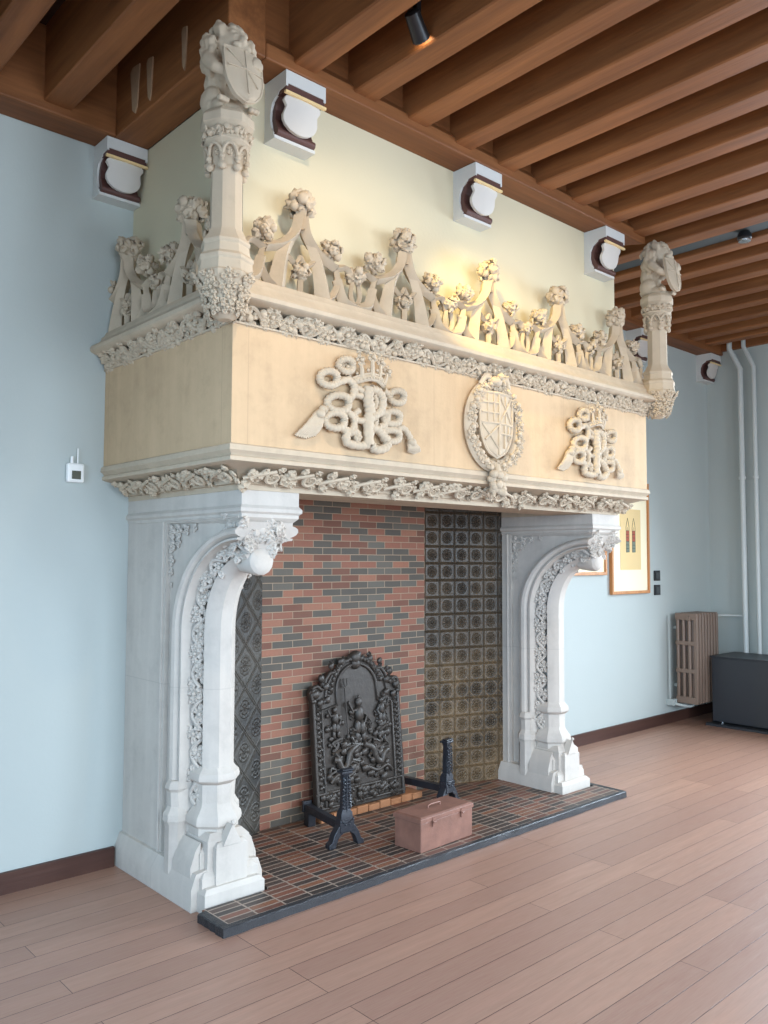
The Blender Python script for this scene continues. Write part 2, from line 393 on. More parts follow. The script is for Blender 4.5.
def window(axis, pos, w0, w1, z0, z1):
    global wn; wn += 1; mb = MB(); f = .06
    def bx(u0, u1, a, b):
        if axis == 'x': mb.box(pos-.03, pos+.03, u0, u1, a, b)
        else: mb.box(u0, u1, pos-.03, pos+.03, a, b)
    bx(w0, w0+f, z0, z1); bx(w1-f, w1, z0, z1); bx(w0+f, w1-f, z0, z0+f); bx(w0+f, w1-f, z1-f, z1)
    m = (w0+w1)/2; bx(m-.03, m+.03, z0+f, z1-f)
    for q in (.35, .7): bx(w0+f, w1-f, z0+(z1-z0)*q-.015, z0+(z1-z0)*q+.015)
    struct(mb.build('window_%d' % wn, M_WHITE, smooth=0))
for w in WIN_L: window('x', XL-.15, *w)
for w in WIN_R: window('x', XR+.15, *w)
for w in WIN_F: window('y', YF-.15, *w)
# baseboards
box_struct('baseboard_back_left', M_SKIRT, XL, -.045, -.022, 0, 0, .1)
box_struct('baseboard_back_right', M_SKIRT, 3.06, XR, -.022, 0, 0, .1)
box_struct('baseboard_right', M_SKIRT, XR-.022, XR, YF, -.022, 0, .1)

# ceiling timber : wall plates, trimmer round the breast, joists
def timber(name, poly, y0, y1, mat, axis='y'):
    mb = MB().prism(poly, y0, y1, axis); return struct(mb.build(name, mat, smooth=0, bevel=.008))
timber('ceiling_beam', [(-.19, ZB), (0, ZB), (0, ZC), (-.19, ZC)], XL, BX0-.19, M_BEAMX, 'x')
timber('ceiling_beam', [(-.19, ZB), (0, ZB), (0, ZC), (-.19, ZC)], BX1, XR, M_BEAMX, 'x')
timber('ceiling_beam', [(BX0-.19, ZB), (BX0+.0, ZB), (BX0+.0, ZC), (BX0-.19, ZC)], -1.275, 0, M_BEAM, 'y')
# front trimmer, its upper edge chamfered, right end cut on the slant
R_ = []
for x, dx in ((BX0, 0), (3.03, .12)):
    R_.append([(x, -1.10, ZB), (x+dx, -1.275, ZB), (x+dx, -1.275, ZB+.07), (x+dx*.6, -1.235, ZB+.12), (x, -1.235, ZC), (x, -1.10, ZC)])
struct(MB().rings(R_).build('ceiling_beam', M_BEAMX, smooth=0, bevel=.008))
rj = random.Random(3)
k = -9
while .5 + .356*k < XR:
    x = .5 + .356*k; k += 1
    if x < XL - .1 or -.3 < x < .0: continue
    ye = -1.2 if 0 < x < 3.05 else -.15
    w = .135 + rj.uniform(-.006, .008); z0 = ZB + .045 + rj.uniform(-.006, .01)
    j = MB(); n = 10; R2 = []
    for i in range(n+1):
        y = YF + (ye-YF)*i/n; d = rj.uniform(-.004, .004)
        R2.append([(x+d, y, z0+.007), (x+.007+d, y, z0), (x+w-.007+d, y, z0), (x+w+d, y, z0+.007), (x+w+d, y, ZC), (x+d, y, ZC)])
    j.rings(R2); struct(j.build('ceiling_beam', M_BEAM, smooth=0))
# old plaster drips on the trimmer beside the breast
mb = MB()
for (yy, h, w) in ((-.40, .20, .05), (-.56, .17, .032), (-.90, .16, .024)):
    mb.prism([(yy-w*.6, ZB+.06), (yy-w*.2, ZB+.03), (yy+w*.4, ZB+.055), (yy+w, ZB+.06+h), (yy+w*.5, ZB+.08+h), (yy-w, ZB+.07+h)], BX0-.196, BX0-.186, 'x')
struct(mb.build('trim_plaster_drips', M_DRIP, smooth=0))

# ------------------------------------------------------------------ fireplace
W = 3.011; T = .31; CX = W/2
fp = thing('stone_fireplace', 'monumental carved limestone fireplace with projecting hood, coats of arms and lion pinnacles', 'fireplace', (CX, 0, 0))

# ---- jambs
ZV = 1.25
def inner(t):   # front edge; t<0 straight part (metres below ZV), 0..1 the curve
    if t < 0: return (-.755, ZV + t)
    a = t*PI/2; return (-.755 - .27*(1-math.cos(a)), ZV + .33*math.sin(a))
def outer(t):
    if t < 0: return (-.475, ZV + t)
    a = t*PI/2; return (-.475 - .640*(1-math.cos(a)), ZV + .515*math.sin(a))
SEC = [(0, .125), (.02, .105), (.045, .085), (.075, .07), (.08, .10), (.10, .125), (.13, .13), (.16, .11), (.185, .065), (.20, .022), (.203, .004), (.222, .004), (.226, .022),
       (.238, .006), (.255, -.010), (.28, -.016), (.305, -.010), (.322, .006), (.33, .024), (.34, .028), (.36, .028)]
def jamb_pt(t, s, x):
    u = s/.36; a, b = inner(t), outer(t); return (x, a[0]*(1-u)+b[0]*u, a[1]*(1-u)+b[1]*u)
def make_jamb(x0, mirror=False):
    mb = MB(); X = lambda x: x0 + x
    ts = [-.95 + .95*i/6 for i in range(6)] + [i/18 for i in range(19)]
    full = [(s, x) for s, x in SEC][::-1] + [(s, T-x) for s, x in SEC]
    R = []
    for t in ts: R.append([(X(p[0]), p[1], p[2]) for p in (jamb_pt(t, s, x) for s, x in full)])
    mb.rings(R, closed=True)
    # body slab following the outer curve
    poly = [(0, .0), (-.475, .0), (-.475, ZV)] + [outer(i/14) for i in range(1, 14)] + [(-1.10, 1.77), (-1.10, 1.83), (0, 1.83)]
    R = [[(X(xx), y, z) for y, z in poly] for xx in (.028, T-.028)]; mb.rings(R)
    # panel frame strips beside the outer colonnette (both faces)
    for sgn, xa, xb in ((-1, .0, .04), (1, T-.04, T)):
        e_ = .004; xa, xb = (xa+e_, xb) if sgn < 0 else (xa, xb-e_); mb.box(X(xa), X(xb), -.40, -.001, .1, 1.80); mb.box(X(xa), X(xb), -1.09, -.40, 1.775, 1.835)
        mb.box(X(min(xa, .006) if sgn < 0 else xa), X(xb if sgn < 0 else T-.006), -.43, -.40, .1, 1.775)
        xs = -.006 if sgn < 0 else T+.006
        mb.tube([(X(xs+.008*-sgn), -.402, .15), (X(xs+.008*-sgn), -.402, 1.785), (X(xs+.008*-sgn), -1.1, 1.785)], .008, 6)
    # top block with moulding stepping in to the front face
    prof = [(0, 1.904), (0, 1.84), (-.012, 1.825), (-.012, 1.81), (.0, 1.80), (.0, 1.785), (.02, 1.765), (.045, 1.745)]
    R = []
    for d, z in prof:
        dd = max(d, -.012)
        R.append([(X(dd), 0 if d <= 0 else -.9, z), (X(dd), -1.12+dd, z), (X(T-dd), -1.12+dd, z), (X(T-dd), 0 if d <= 0 else -.9, z)])
    mb.rings(R)
    # capital core and rounded nose of the front roll
    R = []
    for y, zc, hz, hx in ((-.93, 1.585, .05, .062), (-1.0, 1.588, .062, .066), (-1.03, 1.592, .07, .068), (-1.05, 1.592, .066, .064), (-1.064, 1.59, .05, .05), (-1.070, 1.588, .03, .03), (-1.072, 1.586, .01, .01)):
        R.append([(X(T/2+hx*math.cos(a)), y, zc+hz*math.sin(a)) for a in [2*PI*i/14 for i in range(14)]])
    mb.rings(R)
    mb.rings([[(X(a), -.85, z), (X(a), b, z), (X(T-a), b, z), (X(T-a), -.85, z)] for a, b, z in ((.085, -1.03, 1.60), (.08, -1.04, 1.66), (.05, -1.075, 1.70), (.04, -1.09, 1.76))])
    for i in range(46):      # carved leaves of the corbel head, round front and both sides
        q = rg_j.random(); e = rg_j.uniform(-.008, .012)
        z = rg_j.uniform(1.665, 1.755); k_ = (z-1.66)/.1; xo = .075 - .05*k_; yo = -1.045 - .055*k_
        if q < .5: p = (X(rg_j.uniform(xo, T-xo)), yo-e, z); n = (0, -1, -.3)
        elif q < .75: p = (X(xo-e), rg_j.uniform(yo, -.92), z); n = (-1, 0, -.3)
        else: p = (X(T-xo+e), rg_j.uniform(yo, -.92), z); n = (1, 0, -.3)
        if rg_j.random() < .8: mb.add(*LEAF, nframe(p, n, .07, rg_j.uniform(0, 6.28)))
        else: mb.add(*KNOBS2[rg_j.randrange(4)], nframe(p, n, .022))
    # base of the front roll: octagonal collars
    cy = -.668
    def col(prof): mb.lathe(prof, X(T/2), cy, 8, PI/8)
    col([(.090, .615), (.100, .60), (.116, .585), (.122, .565), (.120, .552), (.106, .54), (.094, .532), (.092, .455), (.096, .43), (.110, .41), (.130, .385), (.134, .365), (.132, .35), (.118, .335), (.115, .20)])
    # stepped pedestal: blocks widening to the ground, front face in three tiers
    def slab(xh, yf, z0, z1, ch, yb=-.55):
        R = []
        for (d, z) in ((0, z0), (0, z1-ch), (ch*.9, z1)):
            R.append([(X(T/2-xh+d), yb, z), (X(T/2-xh+d), yf+d, z), (X(T/2+xh-d), yf+d, z), (X(T/2+xh-d), yb, z)])
        mb.rings(R)
    slab(.112, -.805, .05, .325, .03); slab(.134, -.775, .05, .262, .022); slab(.084, -.835, .05, .288, .018)
    slab(.150, -.825, .04, .165, .022); slab(.160, -.868, 0, .105, .02, -.3)
    # little gablets on the pedestal
    for gx, gy, gz, nx in ((T/2, -.839, .275, 0),):
        if nx == 0: mb.rings([[(X(gx-.05), gy, gz), (X(gx+.05), gy, gz), (X(gx), gy, gz+.09)], [(X(gx-.05), gy+.05, gz), (X(gx+.05), gy+.05, gz), (X(gx), gy+.05, gz+.09)]])
        else: mb.rings([[(X(gx), gy-.05, gz), (X(gx), gy+.05, gz), (X(gx), gy, gz+.1)], [(X(gx-nx*.06), gy-.05, gz), (X(gx-nx*.06), gy+.05, gz), (X(gx-nx*.06), gy, gz+.1)]])
        berry(mb, (X(gx), gy, gz+.10), .013)
    # bases of the thin colonnettes on both faces
    for xx in (.018, T-.018):
        mb.lathe([(.040, .54), (.052, .525), (.058, .505), (.046, .488), (.042, .42), (.050, .405), (.064, .385), (.066, .355), (.055, .335), (.055, .1)], X(xx), -.555, 8, PI/8)
    # weathered plinth along the sides
    for sgn in (-1, 1):
        e = .036; xa = 0 if sgn < 0 else T
        pr = [(xa+sgn*e, 0), (xa+sgn*e, .10), (xa+sgn*.012, .165), (xa-sgn*.05, .175), (xa-sgn*.05, 0)]
        R = [[(X(x), y, z) for x, z in pr] for y in (-.001, -.80)]; mb.rings(R)
        pr = [(xa+sgn*.022, .1), (xa+sgn*.022, .185), (xa-sgn*.005, .26), (xa-sgn*.03, .29), (xa-sgn*.03, .1)]
        R = [[(X(x), y, z) for x, z in pr] for y in (-.60, -.765)]; mb.rings(R)
    j = mb.build('jamb', M_JAMB, fp, 28)
    # carved foliage trail in the hollow of both faces, and in the spandrels
    cv = MB()
    for face in (-1, 1):
        xf = lambda s_: (.072 if s_ < .15 else .05)
        ts2 = np.linspace(-.82, 1.0, 300); P = [jamb_pt(t, .142, 0) for t in ts2]
        cum = np.concatenate([[0], np.cumsum([math.dist(P[i], P[i+1]) for i in range(len(P)-1)])])
        def pf(tt, face=face, P=P, cum=cum, ts2=ts2):
            t = float(np.interp(tt, cum, ts2)); a = np.array(jamb_pt(t, .085, .100)); b = np.array(jamb_pt(t, .20, .052)); m = (a+b)/2; sd = (b-a); sd /= np.linalg.norm(sd)
            if face > 0: m[0] = T - m[0]; sd[0] = -sd[0]
            m[0] += x0; return m, sd
        nn = np.array((-.92, -.38, 0)) if face < 0 else np.array((.92, -.38, 0))
        vine(cv, Path(pf, cum[-1]), lambda t: nn, .10, .19, rg_j, .010, .056, 1)
        # spandrel leaves
        xs = X(.022) if face < 0 else X(T-.022); n2 = (face, 0, 0)
        for (y, z, r) in ((-.46, 1.73, .045), (-.53, 1.735, .04), (-.60, 1.74, .034), (-.68, 1.75, .026), (-.46, 1.66, .04), (-.455, 1.59, .034), (-.45, 1.53, .026), (-.52, 1.68, .03), (-.45, 1.47, .018)):
            boss(cv, (xs, y, z), n2, r, rg_j, 4)
    cv.build('leaf_carving', M_JAMB, j, 50)
    return j
rg_j = random.Random(5)
make_jamb(0); make_jamb(W-T)

# ---- sill course under the hood (carved band raking back to the jambs) and lintel
HX0, HX1, HY = -.143, 3.154, -1.2565
def ring3(dx, y, z, inset=0):
    """open U ring on three sides: left wall, front-left, front-right, right wall; dx outward from hood sides"""
    return [(HX0-dx, 0, z), (HX0-dx, y, z), (HX1+dx, y, z), (HX1+dx, 0, z)]
def usweep(mb, prof, back=.32):
    """prof: list of (dx, y, z) -> solid U following three sides, closed by inner wall"""
    R = [ring3(d, y, z) for d, y, z in prof]
    n = 4; v = [p for r in R for p in r]; f = []
    for i in range(len(R)-1):
        for j in range(3): f.append((i*n+j, i*n+j+1, (i+1)*n+j+1, (i+1)*n+j))
    mb.add(v, f)
band = MB()
prof = [(.0, HY, 2.085), (.012, HY-.012, 2.078), (.016, HY-.016, 2.055), (.004, HY-.004, 2.045), (-.004, HY+.004, 2.036), (.006, HY-.006, 2.028), (.006, HY-.006, 2.012), (-.012, HY+.012, 2.006),
        (-.035, HY+.035, 2.002), (-.085, HY+.09, 1.985), (-.115, HY+.125, 1.95), (-.118, HY+.125, 1.932), (-.143, HY+.137, 1.93), (-.143, HY+.137, 1.905)]
usweep(band, prof)
# bottom face and inner face of the lintel
yi = -.80; zl = 1.905
band.box(.005, W-.005, -1.119, yi, zl, 2.09)
for xa, xb in ((.005, T), (W-T, W-.005)): band.box(xa, xb, yi, 0, zl, 2.09)
band.box(HX0+.02, HX1-.02, HY+.03, 0, 2.02, 2.075)
lintel = band.build('carved_lintel_course', M_STONE, fp, 30)
rg = random.Random(21); cv = MB()
def bandpath(x0, y0, x1, y1, z): 
    d = np.array((x1-x0, y1-y0, 0.)); L = np.linalg.norm(d); d /= L
    return L, d
nF = np.array((0, -.68, -.73)); sF = np.array((0, -.73, .68))
def scroll_leaf(base, tg, sd, nn, flip):
    """one curling leaf scroll, about 20 cm long, facing one way"""
    base, tg, sd, nn = (np.array(q, float) for q in (base, tg, sd, nn)); tg = tg*flip
    c = base + tg*.045
    pts = [c + tg*.040*k_*math.cos(a) + sd*.038*k_*math.sin(a) + nn*.012 for a, k_ in zip(np.linspace(-3.6, 2.2, 16), np.linspace(1.0, .45, 16))]
    cv.tube(pts, [.010-.0003*i for i in range(16)], 6); boss(cv, c + nn*.006, nn, .030, rg, 5, sd)
    cv.tube(bez([base - tg*.10 - sd*.02 + nn*.006, base - tg*.05 + sd*.01 + nn*.014, c + sd*.036 + nn*.012], 6), .009, 6)
    for q in range(7):
        o = base + tg*rg.uniform(-.10, .02) + sd*rg.uniform(-.034, .034) + nn*.004; cv.add(*LEAF2, nframe(o, nn, rg.uniform(.045, .065), rg.uniform(0, 6.28), sd))
    for a in (-.9, 0, .9): cv.add(*LEAF2, nframe(c + tg*.035*math.cos(a) + sd*.032*math.sin(a), nn, .04, a, sd))
for k in range(15):
    scroll_leaf((.07 + k*(W-.14)/14, HY+.072, 1.966), (1, 0, 0), sF, nF, 1 if k < 7 else -1)
nL = np.array((-.62, 0, -.78)); sL = np.array((-.78, 0, .62))
for side in (-1, 1):
    mm = np.array((-side, 1, 1)) if side > 0 else np.array((1, 1, 1))
    for k in range(5): scroll_leaf(((HX0+.068) if side < 0 else (HX1-.068), -.17 - k*.225, 1.966), (0, -1, 0), sL*mm, nL*mm, 1)
cv.build('leaf_carving', M_STONE, lintel, 50)

# ---- hood box (hollow above the fire)
hd = MB(); usweep(hd, [(0, HY, 2.60), (0, HY, 2.08)])
hd.box(HX0+.001, HX0+.25, HY+.02, 0, 2.07, 2.6); hd.box(HX1-.25, HX1-.001, HY+.02, 0, 2.07, 2.6); hd.box(HX0+.02, HX1-.02, HY+.001, HY+.3, 2.07, 2.6)
hd.box(HX0+.02, HX1-.02, HY+.02, 0, 2.55, 2.6)
hood = hd.build('hood', M_PANEL, fp, 0)

# ---- cornice
cn = MB(); Z = .02
prof = [(0, HY, 2.59), (.008, HY-.008, 2.592), (.010, HY-.010, 2.600), (-.03, HY+.03, 2.606), (-.03, HY+.03, 2.65), (.0, HY-.0, 2.665), (.055, HY-.055, 2.672), (.078, HY-.078, 2.68), (.086, HY-.086, 2.688), (.088, HY-.088, 2.704),
        (.080, HY-.080, 2.716), (.060, HY-.060, 2.722), (.03, HY-.035, 2.752), (.026, HY-.030, 2.768), (.014, HY-.018, 2.774), (.002, HY-.004, 2.80), (-.03, HY+.03, 2.806), (-.16, HY+.15, 2.806)]
usweep(cn, prof)
cornice = cn.build('cornice', M_STONE, fp, 30)
cv = MB(); rg = random.Random(31)
def side_path(kind):
    if kind == 'F': return Path(lambda t: (np.array((HX0+.02+t, HY-.012, 2.636)), np.array((0, -.55, .83))), HX1-HX0-.04), np.array((0, -.83, -.55))
    if kind == 'L': return Path(lambda t: (np.array((HX0-.014, -.02-t, 2.636)), np.array((-.55, 0, .83))), 1.25), np.array((-.83, 0, -.55))
    return Path(lambda t: (np.array((HX1+.014, -.02-t, 2.636)), np.array((.55, 0, .83))), 1.25), np.array((.83, 0, -.55))
for kd in 'FLR':
    p_, n_ = side_path(kd); vine(cv, p_, lambda t, n_=n_: n_, .105, .21, rg, .010, .062, 4)
cv.build('vine_carving', M_STONE, cornice, 50)

# ---- pierced cresting
ZF = 2.80
def crest_unit(mb, o, ax, rg, low=True, gap=True):
    """o: foot centre (world), ax: unit vector along the run"""
    ax = np.array(ax, float); n = np.cross(ax, (0, 0, 1.))
    P = lambda a, z, d=0: tuple(np.array(o) + ax*a + np.array((0, 0, z)) + n*d)
    def st(pts, r0, r1=None, flat=1.7):
        q = bez([P(*p) for p in pts], 8); m = len(q); r1 = r1 or r0
        mb.tube(q, [r0+(r1-r0)*i/(m-1) for i in range(m)], 4, flat, n)
    for s in (-1, 1):
        st([(s*.012, .36), (s*.035, .28), (s*.10, .215), (s*.20, .175)], .027, .022, 1.6)         # concave gable edge
        st([(s*.02, .31), (s*.085, .20), (s*.115, .10), (s*.135, .0)], .022, .050, 1.0)            # leg
        st([(s*.20, .19), (s*.218, .11), (s*.19, .04), (s*.14, .0)], .012, .022)
        st([(s*.20, .17), (s*.27, .19), (s*.315, .14)], .018, .012)
        st([(s*.215, .12), (s*.25, .03), (s*.33, .0)], .026, .034, 1.4)                             # half of the U loop
        st([(s*.33, .0), (s*.30, .06), (s*.31, .13)], .014, .010)
        st([(s*.075, .17), (s*.03, .14), (0, .18)], .012, .010)                                # cusps
        cabbage(mb, P(s*.20 + rg.uniform(-.015, .015), .262+rg.uniform(-.015, .02)), .062, rg, 11)
    st([(0, .30), (0, .36), (0, .39)], .020, .030)
    cabbage(mb, P(0, .11), .052, rg, 10); st([(0, 0), (0, .07)], .014)
    if gap: cabbage(mb, P(.33, .165), .055, rg, 10)
def crest_run(name, pts, ax, seed, last_gap=False):
    rg = random.Random(seed); mb = MB(); ax = np.array(ax, float)
    for i, p in enumerate(pts): crest_unit(mb, p, ax, rg, gap=(i < len(pts)-1))
    a, b = np.array(pts[0]) - ax*.36, np.array(pts[-1]) + ax*.36
    mb.tube([a - (0, 0, .012), b - (0, 0, .012)], .028, 8)
    cr = mb.build(name, M_STONE, fp, 38)
    for p in pts:
        f = MB(); cabbage(f, tuple(np.array(p) + (0, 0, .425)), .078, rg, 15); f.build('flower_finial', M_STONE, cr, 50)
    return cr
crest_run('cresting', [(x, -1.215, ZF) for x in (.235, .89, 1.545, 2.2, 2.855)], (1, 0, 0), 41)
crest_run('cresting', [(-.10, y, ZF) for y in (-.17, -.82)], (0, -1, 0), 42)
crest_run('cresting', [(W+.10, y, ZF) for y in (-.17, -.82)], (0, -1, 0), 43)

# ---- pinnacles with lions
def shield_mesh(mb, M, w, h, t=.016, curve=.012, border=0, n=14):
    """heater shield: local x right, y up (0 top .. -h), z out"""
    def hw(v): return w/2*(1 if v < .45 else math.sqrt(max(0, 1-((v-.45)/.55)**1.9)))
    nu = 10; v_ = []; f = []
    for s_, zz in ((0, t), (1, 0)):
        for i in range(n+1):
            v = i/n; x_ = max(hw(v), .0015)
            for j in range(nu+1):
                u = -1+2*j/nu; v_.append((u*x_, -v*h, zz - curve*u*u))
    m = (n+1)*(nu+1); k_ = nu+1
    for i in range(n):
        for j in range(nu): f.append((i*k_+j, i*k_+j+1, (i+1)*k_+j+1, (i+1)*k_+j)); f.append((m+i*k_+j, m+(i+1)*k_+j, m+(i+1)*k_+j+1, m+i*k_+j+1))
    rim = [j for j in range(k_)] + [i*k_+nu for i in range(1, n+1)] + [n*k_+j for j in range(nu-1, -1, -1)] + [i*k_ for i in range(n-1, 0, -1)]
    for i in range(len(rim)):
        a, b = rim[i], rim[(i+1) % len(rim)]; f.append((a, m+a, m+b, b))
    mb.add(v_, f, M)
    if border:
        out = [(hw(i/n), -i/n*h, t-curve) for i in range(n+1)]; pts = [(-w/2, 0, t-curve)] + out + [(-x, y, z) for x, y, z in out[::-1]]
        mb.tube(pts, border, 6, M=M); mb.tube([(-w/2, 0, t-curve), (0, 0, t), (w/2, 0, t-curve)], border, 6, M=M)
PY = -1.31
pin = MB(); px0 = -.215
o8 = 0.0
pin.lathe([(.03, 2.575), (.055, 2.59), (.07, 2.62), (.078, 2.65), (.09, 2.69), (.110, 2.72), (.122, 2.735), (.124, 2.75), (.116, 2.76), (.112, 2.80), (.117, 2.808), (.117, 2.82), (.102, 2.836), (.098, 2.87), (.103, 2.878), (.103, 2.888), (.084, 2.912), (.074, 2.935), (.068, 2.945),
           (.066, 3.16), (.068, 3.24), (.080, 3.275), (.090, 3.29), (.100, 3.298), (.100, 3.306), (.090, 3.312), (.090, 3.352), (.102, 3.362), (.113, 3.372), (.113, 3.405), (.104, 3.418), (.092, 3.43)], px0, PY, 8, o8)
rgp = random.Random(51)
for k in range(8):
    a = o8 + PI/8 + k*PI/4; d = np.array((math.cos(a), math.sin(a), 0)); tg = np.array((-d[1], d[0], 0)); c0 = np.array((px0, PY, 0.))
    # arcade of cusped arches under the head
    q = [c0 + d*(.074+.016*math.sin(PI*i/10)) + tg*.032*math.cos(PI*i/10) + np.array((0, 0, 3.205+.075*math.sin(PI*i/10)**.7)) for i in range(11)]
    pin.tube(q, .007, 6)
    av = o8 + k*PI/4; dv = np.array((math.cos(av), math.sin(av), 0)); pin.add(*KNOBS2[k % 4], nframe(c0 + dv*.078 + (0, 0, 3.19), dv, .017)); pin.add(*KNOBS2[(k+1) % 4], nframe(c0 + dv*.084 + (0, 0, 3.225), dv, .013))
    pin.add(*LEAF2, nframe(c0 + d*.066 + (0, 0, 3.24), d, .035, PI/2))
    for s_ in (-.025, .012):
        pin.add(*LEAF2, nframe(c0 + d*.086 + tg*s_ + (0, 0, 3.332), d, .045, rgp.uniform(-.6, .6)))
        pin.add(*KNOBS2[rgp.randrange(4)], nframe(c0 + d*.092 + tg*(s_+.01) + (0, 0, 3.332+rgp.uniform(-.01, .01)), d, .014))
    for z_, r_, s_ in ((2.725, .112, .05), (2.69, .09, .055), (2.65, .08, .05), (2.61, .072, .045)):
        if rgp.random() < .8: boss(pin, c0 + d*r_ + (0, 0, z_), d + np.array((0, 0, -.5)), s_*.8, rgp, 4)
pin = pin.build('pinnacle', M_STONE, fp, 30)
for m_ in (0,): pass
def lion(px, py, pz):
    mb = MB(); B = lambda x, y, z, r: ball(mb, (px+x, py+y, pz+z), r)
    B(0, .02, .03, (.085, .08, .035)); B(0, .035, .12, (.072, .058, .11)); B(0, .015, .17, (.078, .06, .07))
    for s in (-1, 1):
        B(s*.056, .025, .055, (.030, .055, .048)); B(s*.056, -.03, .022, (.022, .04, .02)); 
        for k in range(3): B(s*.062+(k-1)*.014, -.073, .02, (.009, .014, .012))
        mb.tube([(px+s*.066, py+.015, pz+.21), (px+s*.092, py-.025, pz+.165), (px+s*.088, py-.065, pz+.125), (px+s*.05, py-.10, pz+(.10 if s < 0 else .155))], [.034, .027, .021, .017], 10)
        B(s*.046, -.108, .095 if s < 0 else .175, (.022, .018, .018))
        for k in range(4): B(s*.046+(k-1.5)*.011, -.118, .08 if s < 0 else .16, (.0065, .009, .016))
        B(s*.052, -.02, .315, (.015, .012, .018)); B(s*.018, -.079, .262, (.011, .008, .007)); B(s*.022, -.086, .222, (.017, .016, .014)); B(s*.02, -.07, .279, (.018, .01, .008))
    B(0, -.02, .245, (.068, .06, .072)); B(0, -.055, .245, (.044, .035, .048)); B(0, -.08, .24, (.017, .03, .026)); B(0, -.098, .235, (.013, .01, .008)); B(0, -.075, .205, (.024, .022, .012))
    rg = random.Random(61)
    for i in range(150):     # mane locks
        th = rg.uniform(0, 2*PI); ph = rg.uniform(-1.25, 1.35); d = np.array((math.cos(th)*math.cos(ph), math.sin(th)*math.cos(ph), math.sin(ph)))
        if d[1] < -.55 and d[2] < .6: continue
        c0 = np.array((0, -.002, .24)); R_ = np.array((.086, .074, .09)); p = c0 + d*R_; q = p + np.array((0, 0, -.042)) + d*.014
        mb.tube([(px+a[0], py+a[1], pz+a[2]) for a in (p, (p+q)/2+d*.008, q)], [.015, .013, .006], 7)
    mb.tube([(px+.05, py+.07, pz+.03), (px+.09, py+.09, pz+.08), (px+.085, py+.085, pz+.16), (px+.06, py+.08, pz+.2)], [.013, .012, .012, .017], 8)
    K = 1.16
    for i in range(len(mb.V)): mb.V[i] = (mb.V[i] - (px, py, pz))*K + (px, py, pz)
    lo = remeshed(mb, 'lion', M_STONE, pin, .0055)
    s = MB(); M = frame((px-.006, py-.118, pz+.222), (1*K, 0, 0), (0, .16*K, .987*K), (0, -.987*K, .16*K)); shield_mesh(s, M, .150, .19, .016, .016, .004)
    s.tube([(0, 0, .018), (0, -.17, .018)], .003, 6, M=M); s.tube([(-.07, -.075, .010), (0, -.075, .018), (.07, -.075, .010)], .003, 6, M=M)
    s.tube([(-.068, -.015, .010), (-.002, -.073, .018)], .0028, 5, M=M); s.tube([(.004, -.08, .018), (.045, -.13, .013)], .0028, 5, M=M)
    s.build('shield', M_STONE, pin, 40)
lion(px0, PY, 3.425)
pin2 = copy_tree(pin, fp); pin2.location.x += W - 2*px0 + 0.0 + .0

